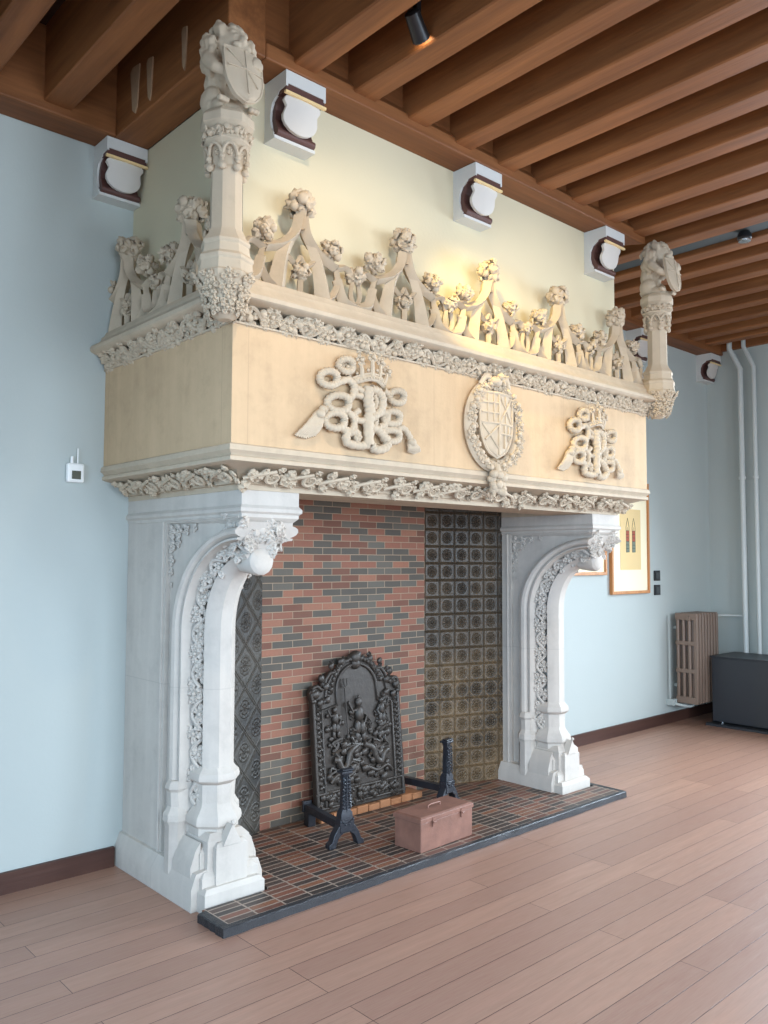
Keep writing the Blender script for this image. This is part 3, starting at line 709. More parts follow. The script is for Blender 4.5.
# ---- carved reliefs on the hood front
def relief_monogram(cx, cz, kx, seed, name='monogram_relief'):
    """crop-measured knots; x right, z up around (cx, cz); kx squeezes"""
    mb = MB(); y0 = HY; rg = random.Random(seed)
    def Q(a, b, d=0):      # a,b in units of the drawing (768x704), d outward
        px_, py_ = a*.15625, b*.15625; X_ = (px_-55)*.0062*kx; Z_ = -((py_-50) - .12*(px_-55))*.00475
        return (cx+X_, y0-d, cz+Z_)
    def st(pts, r, d=.022, flat=1.0, r1=None):
        q = bez([Q(a, b, d+(pts_d[2] if len(pts_d) > 2 else 0)) for pts_d in pts for a, b in [pts_d[:2]]], 7); m = len(q); r1 = r if r1 is None else r1
        mb.tube(q, [(r+(r1-r)*i/(m-1))*1.25*(1+.12*math.sin(i*1.9)) for i in range(m)], 8, flat, (0, -1, 0))
    def rope_loop(a, b, ra, rb, r=.013, d=.03, a0=0, a1=360):
        st([(a+ra*math.cos(math.radians(a0+(a1-a0)*i/9)), b+rb*math.sin(math.radians(a0+(a1-a0)*i/9)), .008*math.sin(i)) for i in range(10)], r, d)
    # entwined cord
    for a, b, ra, rb in ((145, 150, 48, 45), (205, 300, 62, 50), (185, 410, 55, 48), (585, 240, 45, 42), (550, 380, 52, 42), (545, 500, 55, 38), (250, 60, 38, 40)): rope_loop(a, b, ra, rb, .0145)
    st([(180, 180), (260, 150), (300, 190), (280, 260), (200, 250)], .015, .03); st([(240, 330), (300, 400), (280, 470), (200, 450)], .015, .03)
    st([(500, 200), (540, 230)], .014); st([(470, 350), (520, 360), (500, 430), (460, 440)], .014, .03)
    st([(130, 350), (110, 340), (90, 380)], .014, .03); st([(560, 470), (620, 445), (660, 480), (690, 540)], .014, .028)
    # letter: blackletter stem, bowl and feet
    st([(390, 190), (385, 260), (398, 340), (388, 440), (390, 560)], .024, .035, .8); st([(350, 250), (300, 235), (320, 200), (352, 215)], .013, .03)
    st([(405, 200), (450, 215), (480, 260), (470, 330), (430, 370), (400, 370)], .018, .035); st([(430, 235), (445, 280), (430, 330)], .011, .03)
    st([(385, 400), (330, 405), (300, 370), (330, 340)], .013, .03); st([(390, 560), (330, 565), (260, 545), (260, 490), (310, 480), (325, 515), (300, 525)], .017, .03)
    st([(390, 440), (450, 460), (490, 500), (520, 540), (500, 580), (440, 590), (410, 560)], .018, .032); st([(490, 500), (500, 450), (530, 470)], .012, .03)
    st([(400, 390), (440, 400), (430, 440), (415, 480)], .013, .03)
    # tassels with fringe
    for (pa, pb) in (((95, 370), (15, 520)), ((690, 540), (715, 615))):
        (a, b), (c, d_) = pa, pb; L = 1.0 if pa[0] < 200 else .75
        for i in range(9):
            o_ = (i-4)*13*L; st([(a+o_*.3, b), ((a+c)/2+o_*.8, (b+d_)/2, .012), (c+o_, d_+abs(i-4)*-4)], .010, .02, 1, .006)
        q = Q(a, b, .03); ball(mb, q, (.026, .024, .022))
    # crown
    cr = MB()
    band_ = [Q(285+ (500-285)*i/12, 165-32*math.sin(PI*i/12), .02+.035*math.sin(PI*i/12)) for i in range(13)]
    cr.tube(band_, .016, 8, .8, (0, -1, 0))
    band2 = [(x, y-.004, z+.02) for x, y, z in band_]; cr.tube(band2, .006, 6)
    for i, (u, h) in enumerate(((0, 60), (.25, 85), (.5, 100), (.75, 85), (1, 60))):
        j = int(u*12); x, y, z = band_[j]; top = (x + (u-.5)*.05, y, z+h*.00074+.025)
        cr.tube([(x, y, z), ((x+top[0])/2, y-.006, (z+top[2])/2), top], [.014, .011, .008], 6); boss(cr, top, (0, -1, .1), .034, rg, 5); berry(cr, (top[0], top[1]-.012, top[2]), .012)
        if i < 4:
            x2, y2, z2 = band_[j+1]; berry(cr, (x2+.012, y2-.004, z2+.04), .010)
    for i in range(13): berry(cr, (band_[i][0], band_[i][1]-.013, band_[i][2]), .0065)
    o = mb.build(name, M_STONE, fp, 60); cr.build('crown', M_STONE, o, 50); return o
relief_monogram(.55, 2.315, 1.0, 71)
relief_monogram(2.455, 2.315, .93, 72)
# quartered shield in an oval garland
sx, sz = 1.515, 2.335
mb = MB()
ov = lambda a, r=1: np.array((sx + .205*r*math.cos(a), HY-.02, sz + .225*r*math.sin(a)))
mb.tube([ov(2*PI*i/40) for i in range(41)], .034, 8, .7, (0, -1, 0))
rg = random.Random(81)
for i in range(52):
    a = 2*PI*i/52; boss(mb, ov(a, 1+rg.uniform(-.1, .1)) + np.array((0, -.022, 0)), (0, -1, 0), .032, rg, 4)
    if i % 2: mb.add(*KNOBS2[i % 4], nframe(ov(a, 1+rg.uniform(-.08, .08)) + np.array((0, -.03, 0)), (0, -1, 0), .015))
# small bird above, pendant fleece below
ball(mb, (sx-.02, HY-.05, 2.575), (.045, .035, .03)); ball(mb, (sx+.0, HY-.075, 2.60), (.022, .022, .022)); mb.tube([(sx, HY-.09, 2.60), (sx+.015, HY-.12, 2.592)], [.01, .003], 6)
for s in (-1, 1): mb.tube(bez([(sx+s*.02, HY-.04, 2.57), (sx+s*.08, HY-.045, 2.60), (sx+s*.12, HY-.03, 2.55)], 6), .018, 8, .6, (0, -1, 0))
mb.tube(bez([(sx, HY-.04, 2.115), (sx-.01, HY-.06, 2.08), (sx, HY-.06, 2.05)], 6), .02, 8)
for i in range(26): mb.add(*KNOBS2[i % 4], nframe((sx-.005+rg.uniform(-.04, .04), HY-.05+rg.uniform(-.02, .02), rg.uniform(1.965, 2.07)), (0, -1, 0), .024))
for s in (-1, 1):
    mb.tube([(sx+s*.03, HY-.05, 1.99), (sx+s*.035, HY-.05, 1.94)], [.012, .009], 6)
coat = mb.build('coat_of_arms_relief', M_STONE, fp, 50)
s = MB(); M = frame((sx, HY-.02, sz+.175), (1, 0, 0), (0, 0, 1), (0, -1, 0)); shield_mesh(s, M, .27, .35, .04, .02, .010)
zt = .042
def sl(a, b, r=.006): s.tube([(a[0], a[1], zt-.02*(a[0]/.135)**2), ((a[0]+b[0])/2, (a[1]+b[1])/2, zt-.02*((a[0]+b[0])/.27)**2), (b[0], b[1], zt-.02*(b[0]/.135)**2)], r, 6, M=M)
sl((0, 0), (0, -.34), .008); sl((-.13, -.165), (.13, -.165), .008)
for q in (-.085, -.04): sl((q, -.005), (q, -.16))
for q in (-.055, -.11): sl((-.125, q), (-.005, q))
sl((.01, -.015), (.12, -.155)); sl((.12, -.015), (.01, -.155)); sl((.06, -.01), (.06, -.16), .004)
sl((-.12, -.175), (-.01, -.30)); sl((-.01, -.18), (-.10, -.26)); sl((.05, -.17), (.05, -.30)); sl((.005, -.22), (.115, -.22)); sl((.09, -.17), (.09, -.26), .004)
s.build('heraldic_shield', M_STONE, coat, 45)

# ---- lining of the firebox
NB = -.155; BXa, BXb = .765, 2.105
pb = MB(); pb.box(BXa, BXb, NB, NB+.05, 0.04, 2.5); pb.build('brick_back', M_BRICK, fp, 0, origin=(BXa, NB, .04))
def tile_panel(xa, ya, xb, yb, mat):
    L = math.hypot(xb-xa, yb-ya); mb = MB().box(0, L, 0, .04, 0, 2.46); mb.V[0] = mb.V[0]
    me = mb.build('tile_panel', mat, None, 0); me.parent = fp; me.location = (xa - CX, ya, .04); me.rotation_euler = (0, 0, math.atan2(yb-ya, xb-xa)); return me
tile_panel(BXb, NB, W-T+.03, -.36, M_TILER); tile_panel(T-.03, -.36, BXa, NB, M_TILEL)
pb = MB(); pb.box(T-.05, W-T+.05, -1.0, 0, 2.5, 2.56); pb.build('flue_throat', M_BLACK, fp, 0)

# ------------------------------------------------------------------ hearth
hr = thing('brick_hearth', 'low fireplace hearth of narrow red and dark bricks set in blocks', 'hearth', (CX, -.6, 0))
mb = MB(); mb.prism([(-.03, -1.10), (W+.03, -1.10), (W+.03, -.887), (W-T-.025, -.887), (W-T-.025, -.16), (T+.025, -.16), (T+.025, -.887), (-.03, -.887)], .002, .04, 'z'); mb.build('brick_paving', M_HEARTH, hr, 0)
mb = MB()
def chip(x0, x1, y0, y1, n, ax):
    rgc = random.Random(9); R = []
    for i in range(n+1):
        t = i/n; e = rgc.uniform(-.003, .003); zt = .039+rgc.uniform(-.0015, .0015)
        if ax == 'x': x = x0+(x1-x0)*t; R.append([(x, y0+e, .001), (x, y0+e+.002, zt-.004), (x, y0+.006, zt), (x, y1, .0415), (x, y1, .001)])
        else: y = y0+(y1-y0)*t; R.append([(x0+e, y, .001), (x0+e, y, zt-.004), (x0+.006, y, zt), (x1, y, .042), (x1, y, .001)])
    mb.rings(R)
chip(-.06, W+.06, -1.118, -1.088, 60, 'x'); chip(-.06, -.022, -1.09, -.905, 12, 'y'); chip(W+.022, W+.06, -1.09, -.80, 12, 'y')
mb.build('slate_border', M_SLATE, hr, 25)['label'] = 'chipped black slate edging'

# brick ledge carrying the fireback
lg = MB()
x = 1.10
while x < 1.88:
    lg.box(x, x+.088, -.30, NB-.002, .0405, .083+.004*math.sin(x*37)); x += .094
tag(lg.build('brick_ledge', plain('orange_brick', lin(170, 116, 78), .8, var=.2), None, 0, bevel=.004), 'short row of orange bricks under the cast iron fireback', 'brick ledge')

# ------------------------------------------------------------------ fireback
fx, fy, fz = 1.43, -.262, .088
fb = thing('fireback', 'black cast iron fireback with arched top and figures in relief', 'fireback', (fx, fy, fz)); fb.rotation_euler = (math.radians(-5.5), 0, 0)
HWf = .358
prof = [(1, 0), (1, .735), (1.02, .75), (1.03, .79), (.98, .83), (.90, .835), (.80, .805), (.74, .82), (.70, .875), (.60, .915), (.50, .915), (.44, .90), (.40, .93), (.33, .975), (.24, .99), (.18, .985), (.13, 1.0), (.07, 1.02), (0, 1.03)]
H_ = .90
outl = [(HWf*a, H_*b) for a, b in prof] + [(-HWf*a, H_*b) for a, b in prof[-2::-1]]
mb = MB(); mb.prism(outl, -.03, 0, 'y')
fbp = mb.build('plate', M_IRON, None, 0, bevel=.006); fbp.parent = fb
mb = MB(); yf = -.032
def tl(pts, r, flat=1): mb.tube([(a, yf, b) for a, b in pts], r, 8, flat, (0, -1, 0))
tl([(a*.965, b*.985+.006) for a, b in outl], .013)
ins = .285; arch_r = .165
fr = [(-ins, .04), (-ins, .60), (-arch_r, .62), (-arch_r, .70)] + [(arch_r*math.cos(a), .70+arch_r*.95*math.sin(a)) for a in np.linspace(PI, 0, 14)] + [(arch_r, .62), (ins, .60), (ins, .04)]
tl(fr, .011); tl([(-.36, .115), (.36, .115)], .010); tl([(-.36, .03), (.36, .03)], .010)
tl([(.255*math.cos(a), .64+.245*math.sin(a)) for a in np.linspace(PI*.95, PI*.05, 18)], .010)
rg = random.Random(91)
def bl(a, b, r, d=.008): mb.add(*KNOBS2[rg.randrange(4)], frame((a, yf-d, b), (1,0,0), (0,1,0), (0,0,1), (r, r*.6, r)))
def lf(a, b, r, ang): mb.add(*LEAF2, nframe((a, yf, b), (0, -1, 0), r, ang))
for s in (-1, 1):      # side borders
    for i in range(17):
        z = .14 + i*.027; lf(s*.32, z, .045, PI/2+s*.7*(-1)**i); bl(s*.322, z+.01, .012)
    for i in range(9):
        a = PI/2 + s*(.12+.15*i); lf(.21*math.cos(a), .68+.215*math.sin(a), .05, a+PI/2); bl(.212*math.cos(a+.06), .68+.21*math.sin(a+.06), .014)
    for (a, b, r) in ((.33, .70, .035), (.30, .645, .03), (.345, .66, .02), (.24, .66, .03), (.28, .79, .03), (.20, .86, .026), (.12, .88, .03), (.25, .74, .03), (.345, .72, .018)):
        bl(s*a, b, r*.8); lf(s*a, b, r*1.6, rg.uniform(0, 6.28))
for i in range(30): bl(rg.uniform(-.33, .33), rg.uniform(.045, .10), .02); lf(rg.uniform(-.33, .33), rg.uniform(.04, .10), .05, rg.uniform(0, 6.28))
bl(0, .90, .045); bl(0, .86, .035)
def figure(cx, cz, s, arm):
    for (a, b, r, h) in ((0, .19, .022, .026), (0, .13, .032, .05), (-.015, .06, .022, .045), (.02, .055, .022, .045), (-.02, .01, .016, .035), (.025, .01, .016, .035)):
        mb.add(*ICO2, frame((cx+a*s, yf-.008, cz+b*s), (1,0,0), (0,1,0), (0,0,1), (r*s, r*s*.8, h*s)))
    mb.tube([(cx+.02*s, yf-.012, cz+.16*s), (cx+arm*.05*s, yf-.016, cz+.15*s), (cx+arm*.075*s, yf-.014, cz+.20*s)], .010*s, 6); mb.tube([(cx-.02*s, yf-.012, cz+.16*s), (cx-arm*.05*s, yf-.014, cz+.12*s), (cx-arm*.03*s, yf-.016, cz+.08*s)], .010*s, 6)
figure(-.19, .44, .8, -1); figure(.19, .46, .8, 1)
for i in range(26): bl(rg.choice((-1, 1))*rg.uniform(.03, .26), rg.uniform(.40, .60), rg.uniform(.012, .022)); lf(rg.choice((-1, 1))*rg.uniform(.03, .26), rg.uniform(.38, .58), rg.uniform(.03, .055), rg.uniform(0, 6.28))
figure(.0, .40, 1.15, -1); bl(0, .635, .018, .014); bl(0, .655, .012, .016)
mb.tube([(-.10, yf-.014, .42), (-.11, yf-.016, .74)], .005, 6)     # trident
for q in (-.022, 0, .022): mb.tube([(-.11, yf-.016, .715), (-.11+q, yf-.016, .735), (-.11+q*1.1, yf-.016, .775)], .004, 6)
for i in range(60):    # waves, horses and drapery as tangled relief
    a, b = rg.uniform(-.26, .26), rg.uniform(.14, .42); bl(a, b, rg.uniform(.014, .03))
    if i % 2: mb.tube(bez([(a, yf-.008, b), (a+rg.uniform(-.04, .04), yf-.014, b+.03), (a+rg.uniform(-.06, .06), yf-.012, b+.05), (a+rg.uniform(-.07, .07), yf-.006, b+.03)], 5), rg.uniform(.007, .012), 6)
for s in (-1, 1):
    mb.tube(bez([(s*.03, yf-.01, .36), (s*.09, yf-.02, .33), (s*.12, yf-.02, .26), (s*.16, yf-.02, .24), (s*.19, yf-.02, .29), (s*.22, yf-.015, .30)], 6), .02, 8, .7, (0, -1, 0))
    mb.tube(bez([(s*.05, yf-.01, .22), (s*.12, yf-.016, .19), (s*.2, yf-.016, .21), (s*.25, yf-.01, .17)], 6), .013, 8)
rel = mb.build('figure_relief', M_IRON, None, 50); rel.parent = fb

# ------------------------------------------------------------------ andirons
def andiron(x, y, label, rz):
    t = thing('andiron', label, 'andiron', (x, y, .041), 'pair of black iron andirons')
    up = MB()
    # splayed arched feet
    for s in (-1, 1):
        up.rings([[(s*a, y_, b) for a, b in ((.022, .135), (.05, .11), (.078, .07), (.09, .035), (.108, .022), (.11, 0), (.07, 0), (.062, .025), (.048, .055), (.02, .075), (0, .078))] for y_ in (-.028, .022)])
    up.box(-.044, .044, -.032, .026, .078, .15)
    # tapering upright with pierced scroll front
    up.rings([[(-w, -d, z), (w, -d, z), (w, d, z), (-w, d, z)] for w, d, z in ((.04, .03, .14), (.034, .027, .18), (.022, .02, .20), (.018, .016, .37), (.022, .02, .385), (.028, .024, .39))])
    shaft = up.build('upright', M_BLACK, None, 20, bevel=.003); shaft.parent = t
    sc = MB()
    for i in range(9):
        z = .20 + i*.019; w = .030 - i*.0012
        for s in (-1, 1): sc.tube([(s*.004, -.022, z), (s*w*.8, -.028, z+.006), (s*w, -.022, z+.013), (s*w*.5, -.026, z+.018)], .0042, 6)
        berry(sc, (0, -.024, z+.004), .006)
    sc.tube([(0, -.021, .11), (0, -.021, .375)], .006, 6)
    for s in (-1, 1):
        sc.tube([(0, -.031, .125), (s*.036, -.031, .14)], .007, 6)
        for k in range(3): berry(sc, (s*(.012+.011*k), -.034, .12+.012*k), .007)
    o = sc.build('scrollwork', M_BLACK, None, 50); o.parent = t
    cp = MB(); cp.box(-.034, .034, -.03, .03, .388, .402); cp.box(-.024, .05, -.02, .02, .402, .410); o = cp.build('cap', M_BLACK, None, 0, bevel=.003); o.parent = t
    br = MB(); br.box(-.022, .022, .02, .44, .075, .118); br.box(-.024, .024, .37, .43, 0, .08); br.box(-.03, .03, .425, .45, .07, .135); o = br.build('log_bar', M_BLACK, None, 0, bevel=.004); o.parent = t
    t.rotation_euler = (0, 0, rz); return t
andiron(.975, -.665, 'black iron andiron with scrolled upright, standing clear at left of the tin box', math.radians(-9))
andiron(1.945, -.515, 'black iron andiron half hidden behind the tin box, near the bronze tiles', math.radians(8))

# ------------------------------------------------------------------ tin box
a0 = math.atan2(-1.019+1.036, 1.628-1.191)
tb = thing('tin_box', 'scuffed reddish brown metal deed box with lid handle on the hearth', 'box', (1.19, -1.04, .0405)); tb.rotation_euler = (0, 0, math.radians(3))
LX, LY, LZ = .435, .195, .155
mb = MB(); mb.box(0, LX, 0, LY, 0, LZ); o = mb.build('body', M_RUST, None, 0, bevel=.005); o.parent = tb
mb = MB(); mb.box(-.006, LX+.006, -.006, LY+.006, LZ+.0005, LZ+.024); mb.rings([[(x_, y_, z_) for x_, y_ in ((-.004+d, -.004+d), (LX+.004-d, -.004+d), (LX+.004-d, LY+.004-d), (-.004+d, LY+.004-d))] for d, z_ in ((0, LZ+.024), (.012, LZ+.030))])
lid = mb.build('lid', M_RUST, None, 0, bevel=.003); lid.parent = tb
mb = MB(); mb.tube(bez([(LX/2-.05, LY/2, LZ+.03), (LX/2-.045, LY/2, LZ+.045), (LX/2, LY/2, LZ+.048), (LX/2+.045, LY/2, LZ+.045), (LX/2+.05, LY/2, LZ+.03)], 5), .004, 8); o = mb.build('handle', M_RUST, None, 40); o.parent = lid; 
for q in (.1, .34):
    mb = MB(); mb.box(q-.013, q+.013, -.010, -.0045, LZ-.03, LZ+.018); mb.tube([(q-.01, -.012, LZ-.005), (q+.01, -.012, LZ-.005)], .005, 8); o = mb.build('latch', M_RUST, None, 0); o.parent = tb

# ------------------------------------------------------------------ ceiling corbels with shields
def corbel(x0, y, label):
    t = thing('corbel', label, 'corbel', (x0, y, 3.515), 'painted corbels under the ceiling beams'); w = .225; H = .272; D = .168
    P = lambda d, z: (-d, z)
    mb = MB()
    cheek = [(0, 0), (-.070, .0), (-.072, .02), (-.055, .045), (-.045, .085), (-.048, .13), (-.065, .165), (-.09, .18), (-.105, .182), (-.112, .195), (-D, .20), (-D, H), (0, H)]
    for a, b in ((0, .012), (w-.012, w)): mb.prism(cheek, a, b, 'x')
    mb.box(.012, w-.012, -D, 0, .212, H); mb.box(-.003, w+.003, -.085, 0, -.012, .004)
    o = mb.build('white_frame', M_WHITE, None, 0); o.parent = t
    mb = MB(); core = [(0, .004), (-.085, .004), (-.095, .025), (-.085, .045), (-.068, .085), (-.07, .13), (-.085, .165), (-.11, .182), (-D+.012, .19), (-D+.012, .212), (0, .212)]
    mb.prism(core, .012, w-.012, 'x'); mb.tube([(.006, -.083, .022), (w-.006, -.083, .022)], .019, 12)
    mb.box(.004, w-.004, -D+.004, -.1, .178, .212)
    o = mb.build('brown_scroll', M_BROWNP, None, 20); o.parent = t
    mb = MB(); mb.box(-.002, w+.002, -D-.003, -D+.012, .166, .178); o = mb.build('gilt_fillet', M_GOLD, None, 0); o.parent = t
    # shield with notched shoulders, leaning on the scroll
    hw = [(0, .082), (.012, .098), (.025, .102), (.036, .094), (.048, .086), (.065, .09), (.085, .096), (.105, .092), (.125, .078), (.142, .054), (.15, .03), (.154, .004)]
    R0, R1 = [], []
    ol = [(x_, z_) for z_, x_ in hw] + [(-x_, z_) for z_, x_ in hw[::-1]]
    mb = MB()
    def sp(x_, z_, d): 
        yy = -.148 + .040*min(1, (z_/.15)) - .014*(1-(x_/.1)**2) + d; return (w/2+x_, yy, .176 - z_)
    mid = [(0, z_) for z_, _ in hw]
    n = len(hw); cols = 9; v_ = []; f = []
    for d in (0, .016):
        for z_, x_ in hw:
            for j in range(cols): v_.append(sp(x_*(-1+2*j/(cols-1)), z_, d))
    m = n*cols
    for i in range(n-1):
        for j in range(cols-1):
            f.append((i*cols+j, i*cols+j+1, (i+1)*cols+j+1, (i+1)*cols+j)); f.append((m+i*cols+j, m+(i+1)*cols+j, m+(i+1)*cols+j+1, m+i*cols+j+1))
    rim = list(range(cols)) + [i*cols+cols-1 for i in range(1, n)] + [(n-1)*cols+j for j in range(cols-2, -1, -1)] + [i*cols for i in range(n-2, 0, -1)]
    for i in range(len(rim)):
        a, b = rim[i], rim[(i+1) % len(rim)]; f.append((a, m+a, m+b, b))
    mb.add(v_, f); o = mb.build('shield', M_SHIELD, None, 40); o.parent = t
    return t
corbel(-.235, 0, 'painted corbel with plain shield on the blue wall beside the chimney breast')
corbel(.105, BY, 'painted shield corbel on the cream breast just right of the left lion')
corbel(1.378, BY, 'painted shield corbel at the middle of the cream chimney breast')
corbel(2.66, BY, 'painted shield corbel near the right end of the cream chimney breast')
corbel(6.368, 0, 'painted shield corbel high in the far room corner near the white pipes')
corbel(4.98, 0, 'painted shield corbel on the blue wall, seen through the cresting by the right lion')

# ------------------------------------------------------------------ lighting track and spots
tr = thing('lighting_track', 'dark grey lighting track between the ceiling joists carrying a round spotlight', 'track light', (3.59, -3.5, 3.9))
MB().box(3.515, 3.675, YF+.1, -.16, 3.862, 3.95).build('rail', M_TRACK, tr, 0, bevel=.003)
sp = MB(); sp.lathe([(.02, 3.862), (.035, 3.86), (.046, 3.84), (.048, 3.815), (.036, 3.80)], 3.61, -1.76, 20); sp.build('spotlight', M_BLK, tr, 40)
sp = MB(); sp.lathe([(.042, 3.803), (.040, 3.793), (.02, 3.788)], 3.61, -1.76, 20); sp.build('lens_ring', M_CHROME, tr, 40)
def spotlamp(x, y, z, tgt, label):
    t = thing('spotlight', label, 'spotlight', (x, y, z)); d = np.array(tgt, float) - np.array((x, y, z)); d /= np.linalg.norm(d)
    u = np.array((0, 0, 1.)); a = np.cross(u, d); a /= np.linalg.norm(a); b = np.cross(d, a)
    M = frame((x, y, z), a, b, d); mb = MB()
    mb.lathe([(.024, -.07), (.034, -.062), (.036, .0), (.040, .052), (.036, .056), (.03, .04)], 0, 0, 20, M=M); mb.build('lamp_head', M_BLK, t, 40)
    mb = MB().box(x-.012, x+.012, y-.012, y+.012, z, ZC-.001); mb.box(x-.02, x+.02, y-.09, y+.09, ZC-.03, ZC-.001); mb.build('stem', M_BLK, t, 0)
    mb = MB(); mb.lathe([(.028, .042), (.001, .043)], 0, 0, 16, M=M); mb.build('lamp_glass', M_GLOW, t, 0)
    return d
spotlamp(.425, -1.78, 3.875, (1.9, -1.25, 2.8), 'small black spotlight hanging between the joists above the fireplace')

# ------------------------------------------------------------------ pictures, switches, thermostat
def picture(x0, x1, z0, z1, label, lancets=True):
    t = thing('picture_frame', label, 'framed drawing', ((x0+x1)/2, 0, z0)); f = .028; D = .035
    mb = MB()
    for b in ((x0, x0+f, z0, z1), (x1-f, x1, z0, z1), (x0+f, x1-f, z0, z0+f), (x0+f, x1-f, z1-f, z1)): mb.box(b[0], b[1], -D, -.001, b[2], b[3])
    mb.build('oak_frame', M_FRAME, t, 0, bevel=.003)
    MB().box(x0+f, x1-f, -.02, -.002, z0+f, z1-f).build('mount', M_MAT, t, 0)
    w = x1-x0; h = z1-z0; a, b, c, d = x0+w*.24, x1-w*.22, z0+.225, z0+.795
    p = MB().box(a, b, -.0225, -.0202, c, d).build('drawing', M_PAPER, t, 0)
    if lancets:
        for cx_ in ((a+b)/2-.053, (a+b)/2+.053):
            zb, zt_, hw = c+.165, c+.40, .026; mb = MB(); rd = MB(); gr = MB()
            out = [(cx_-hw, -.0232, zb), (cx_-hw, -.0232, zt_), (cx_-hw*.5, -.0232, zt_+.05), (cx_, -.0232, zt_+.085), (cx_+hw*.5, -.0232, zt_+.05), (cx_+hw, -.0232, zt_), (cx_+hw, -.0232, zb), (cx_-hw, -.0232, zb)]
            mb.tube(out, .0025, 4)
            for q in range(1, 7): mb.box(cx_-hw, cx_+hw, -.0236, -.0228, zb+(zt_-zb)*q/7-.002, zb+(zt_-zb)*q/7+.002)
            mb.box(cx_-.0015, cx_+.0015, -.0236, -.0228, zb, zt_)
            mb.build('lancet_outline', M_INK, p, 0)
            rd.box(cx_-hw, cx_+hw, -.0232, -.0226, zb+(zt_-zb)*.43, zb+(zt_-zb)*.86); rd.build('red_glass_wash', M_RINK, p, 0)
            gr.box(cx_-hw, cx_+hw, -.0232, -.0226, zb, zb+(zt_-zb)*.43); gr.build('green_glass_wash', M_GINK, p, 0)
    return t
picture(4.65, 5.31, 1.285, 2.34, 'oak framed drawing of two lancet windows beside the switches')
picture(3.95, 4.57, 1.465, 2.22, 'oak framed picture mostly hidden behind the right fireplace jamb', False)
def switch(z, label):
    t = thing('light_switch', label, 'switch', (5.485, 0, z), 'black wall switches'); MB().box(5.43, 5.54, -.012, -.001, z-.05, z+.05).build('plate', M_BLK, t, 0, bevel=.003)
    MB().box(5.452, 5.518, -.017, -.0125, z-.032, z+.032).build('rocker', M_TRACK, t, 0, bevel=.003); return t
switch(1.45, 'upper of the two square black wall switches'); switch(1.31, 'lower of the two square black wall switches')
th = thing('thermostat', 'small white wall sensor with grey screen and short aerial left of the hood', 'wall sensor', (-.30, 0, 1.98))
mb = MB(); mb.box(-.345, -.255, -.032, -.001, 1.988, 2.088); mb.build('housing', M_PLAST, th, 0, bevel=.010)
MB().box(-.322, -.275, -.0335, -.0322, 2.005, 2.048).build('screen', M_SCREEN, th, 0)
MB().tube([(-.318, -.018, 2.087), (-.318, -.018, 2.122)], .008, 10).build('button', M_PLAST, th)
MB().tube([(-.288, -.018, 2.087), (-.288, -.018, 2.165)], .0035, 8).build('aerial', M_PLAST, th)

# ------------------------------------------------------------------ radiator, pipes, cabinet
rx0, rx1, ry0, ry1, rz0, rz1 = 5.70, 6.17, -.065, -.285, .21, 1.08
rd = thing('radiator', 'taupe cast iron column radiator hung on the far blue wall', 'radiator', ((rx0+rx1)/2, ry0, rz0))
ns = 8; pw = (rx1-rx0)/ns
sec = MB(); xc = rx0 + pw/2
for k in range(4):
    y = ry0 - .02 - k*(ry0-ry1-.04)/3; sec.lathe([(.012, rz0+.03), (.0175, rz0+.05), (.0175, rz1-.05), (.012, rz1-.03)], xc, y, 8, PI/8)
for z_ in (rz0+.03, rz0+.31, rz0+.58, rz1-.03):
    sec.box(xc-.018, xc+.018, ry1, ry0, z_-(.035 if z_ in (rz0+.03, rz1-.03) else .02), z_+(.03 if z_ in (rz0+.03, rz1-.03) else .02))
sec.box(xc-pw*.30, xc+pw*.30, ry1-.006, ry1+.014, rz0+.01, rz1-.012); sec.box(xc-pw*.5, xc+pw*.5, ry1+.06, ry1+.10, rz1-.07, rz1-.03)
s0 = sec.build('section', M_RAD, rd, 25, bevel=.004)
for k in range(1, ns):
    c = s0.copy(); C.objects.link(c); c.location.x += pw*k
mb = MB(); mb.lathe([(.018, 0), (.018, .03), (.03, .035), (.03, .06), (.02, .062)], 0, 0, 14, M=frame((rx1, -.17, rz1-.05), (0, 1, 0), (0, 0, 1), (1, 0, 0))); mb.build('valve', M_BLK, rd, 30)
mb = MB(); mb.tube(bez([(rx0+.2, -.17, rz0-.01), (rx0+.1, -.17, rz0-.04), (rx0-.02, -.12, rz0-.02), (rx0-.03, -.05, rz0-.01), (rx0-.03, -.02, rz0-.01)], 6), .013, 10); mb.tube([(rx0-.045, -.03, rz0), (rx0-.045, -.03, rz0+.85)], .006, 8)
for z_ in (rz0+.15, rz1-.15): mb.box(rx0+.1, rx0+.13, ry0-.01, -.0005, z_-.015, z_+.015)
for z_ in (rz0+.01,): mb.box(rx0-.06, rx0, -.08, -.001, z_-.04, z_+.02)
mb.build('return_pipe', M_BLUE, rd, 35)
hx = XR - .07
def hpipe(yb, yt, r, label, branch=False):
    t = thing('heating_pipe', label, 'pipe', (hx, yb, .05), 'white heating pipes')
    MB().tube([(hx, yb, .04), (hx, yb, 3.60), (hx, (yb+yt)/2, 3.72), (hx, yt, ZB+.04), (hx, yt, ZC-.01)], r, 14).build('riser', M_PIPE, t, 40)
    MB().tube([(hx, yb, 2.44), (hx, yb, 2.47)], r*1.35, 14).build('collar', M_PIPE, t, 30)
    if branch: MB().tube(bez([(rx1+.064, -.17, rz1-.05), (hx-.08, -.17, rz1-.05), (hx, -.25, rz1-.05), (hx, yb, rz1-.05)], 6), .010, 10).build('branch', M_PIPE, t, 40)
    return t
hpipe(-.40, -.29, .027, 'thicker white heating pipe with a branch to the radiator', True); hpipe(-.54, -.44, .022, 'thinner white heating pipe, farther from the corner')
DX = .04
cb = thing('heating_cabinet', 'low charcoal metal cabinet against the right wall below the pipes', 'cabinet', (6.15, -.9, 0))
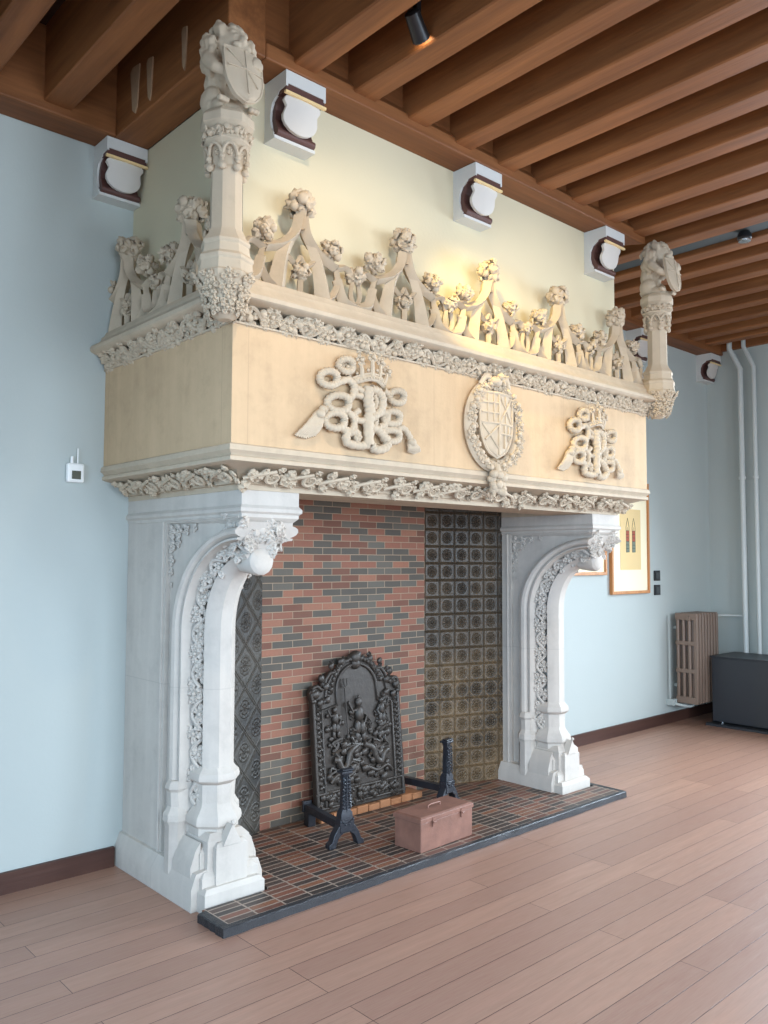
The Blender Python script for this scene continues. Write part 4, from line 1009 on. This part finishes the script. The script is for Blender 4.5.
mb = MB(); mb.box(5.92, 6.42, -1.55, -.33, .035, .655); mb.build('casing', M_CAB, cb, 0, bevel=.006)
mb = MB(); mb.box(5.905, 6.43, -1.56, -.32, .6555, .668); mb.build('top_plate', M_CAB, cb, 0, bevel=.002)
mb = MB(); mb.box(5.84, 6.42, -1.60, -.30, .001, .022); mb.build('floor_tray', M_CAB, cb, 0)
for y_ in (-.42, -.98, -1.48):
    MB().lathe([(.014, .022), (.014, .036)], 5.94, y_, 10).build('foot', M_CHROME, cb, 0)

# ------------------------------------------------------------------ lights
def area(name, loc, rot, sx_, sy_, power, col):
    l = bpy.data.lights.new(name, 'AREA'); l.shape = 'RECTANGLE'; l.size = sx_; l.size_y = sy_; l.energy = power; l.color = col
    o = bpy.data.objects.new(name, l); C.objects.link(o); o.location = loc; o.rotation_euler = rot; return o
SKY = (.46, .71, 1.0); D_ = math.radians
def win(loc, rot, w, h, p, col): o = area('window_daylight', loc, rot, w, h, p, col); o.data.spread = D_(125)
for a, b, z0, z1 in WIN_L: win((XL-.05, (a+b)/2, (z0+z1)/2), (0, D_(-66), 0), z1-z0-.1, b-a-.1, 75, SKY)
for a, b, z0, z1 in WIN_R: win((XR+.05, (a+b)/2, (z0+z1)/2), (0, D_(66), 0), z1-z0-.1, b-a-.1, 200, (.72, .86, 1.0))
for a, b, z0, z1 in WIN_F: win(((a+b)/2, YF-.05, (z0+z1)/2), (D_(66), 0, 0), b-a-.1, z1-z0-.1, 112, (.72, .85, 1.0))
def spot(loc, tgt, power, ang, col=(1, .84, .62), blend=.5, r=.03):
    l = bpy.data.lights.new('track_spot', 'SPOT'); l.energy = power; l.color = col; l.spot_size = math.radians(ang); l.spot_blend = blend; l.shadow_soft_size = r
    o = bpy.data.objects.new('track_spot', l); C.objects.link(o); o.location = loc
    o.rotation_euler = (Vector(tgt)-Vector(loc)).to_track_quat('-Z', 'Y').to_euler(); return o
for p_, t_, e_ in (((-.12, -2.40, 3.79), (.8, -1.25, 2.45), 66), ((1.42, -2.6, 3.79), (2.3, -1.25, 2.45), 50)): spot(p_, t_, e_, 84, (1, .80, .55), .7, .025)
spot((.49, -1.755, 3.80), (1.85, -1.27, 2.74), 150, 44, (1, .76, .26), .8)
w = bpy.data.worlds.new('sky'); bpy.context.scene.world = w; w.use_nodes = True
w.node_tree.nodes['Background'].inputs[0].default_value = (.6, .78, 1, 1); w.node_tree.nodes['Background'].inputs[1].default_value = 1.0

# ------------------------------------------------------------------ camera
CAM = dict(cx=-1.9762, cy=-4.2159, yaw=-42.3336, pitch=3.2762, roll=.1961, f=827.06)
y, p, r = (math.radians(CAM[k]) for k in ('yaw', 'pitch', 'roll'))
F = Vector((-math.sin(y)*math.cos(p), math.cos(y)*math.cos(p), math.sin(p))); Rt = Vector((math.cos(y), math.sin(y), 0)); U = Rt.cross(F)
Rr = math.cos(r)*Rt + math.sin(r)*U; Ur = -math.sin(r)*Rt + math.cos(r)*U
cam = bpy.data.cameras.new('camera'); co = bpy.data.objects.new('camera', cam); C.objects.link(co)
M4 = Matrix.Identity(4)
for i in range(3): M4[i][0] = Rr[i]; M4[i][1] = Ur[i]; M4[i][2] = -F[i]
M4[0][3], M4[1][3], M4[2][3] = CAM['cx'], CAM['cy'], 1.6
co.matrix_world = M4; cam.sensor_fit = 'VERTICAL'; cam.sensor_height = 36; cam.lens = CAM['f']/1024*36; cam.clip_start = .05
S = bpy.context.scene; S.camera = co
S.view_settings.view_transform = 'Standard'; S.view_settings.look = 'None'; S.view_settings.gamma = 1; S.view_settings.use_curve_mapping = False
S.view_settings.exposure = 0.04
S.cycles.use_denoising = True; S.cycles.max_bounces = 8; S.cycles.diffuse_bounces = 5
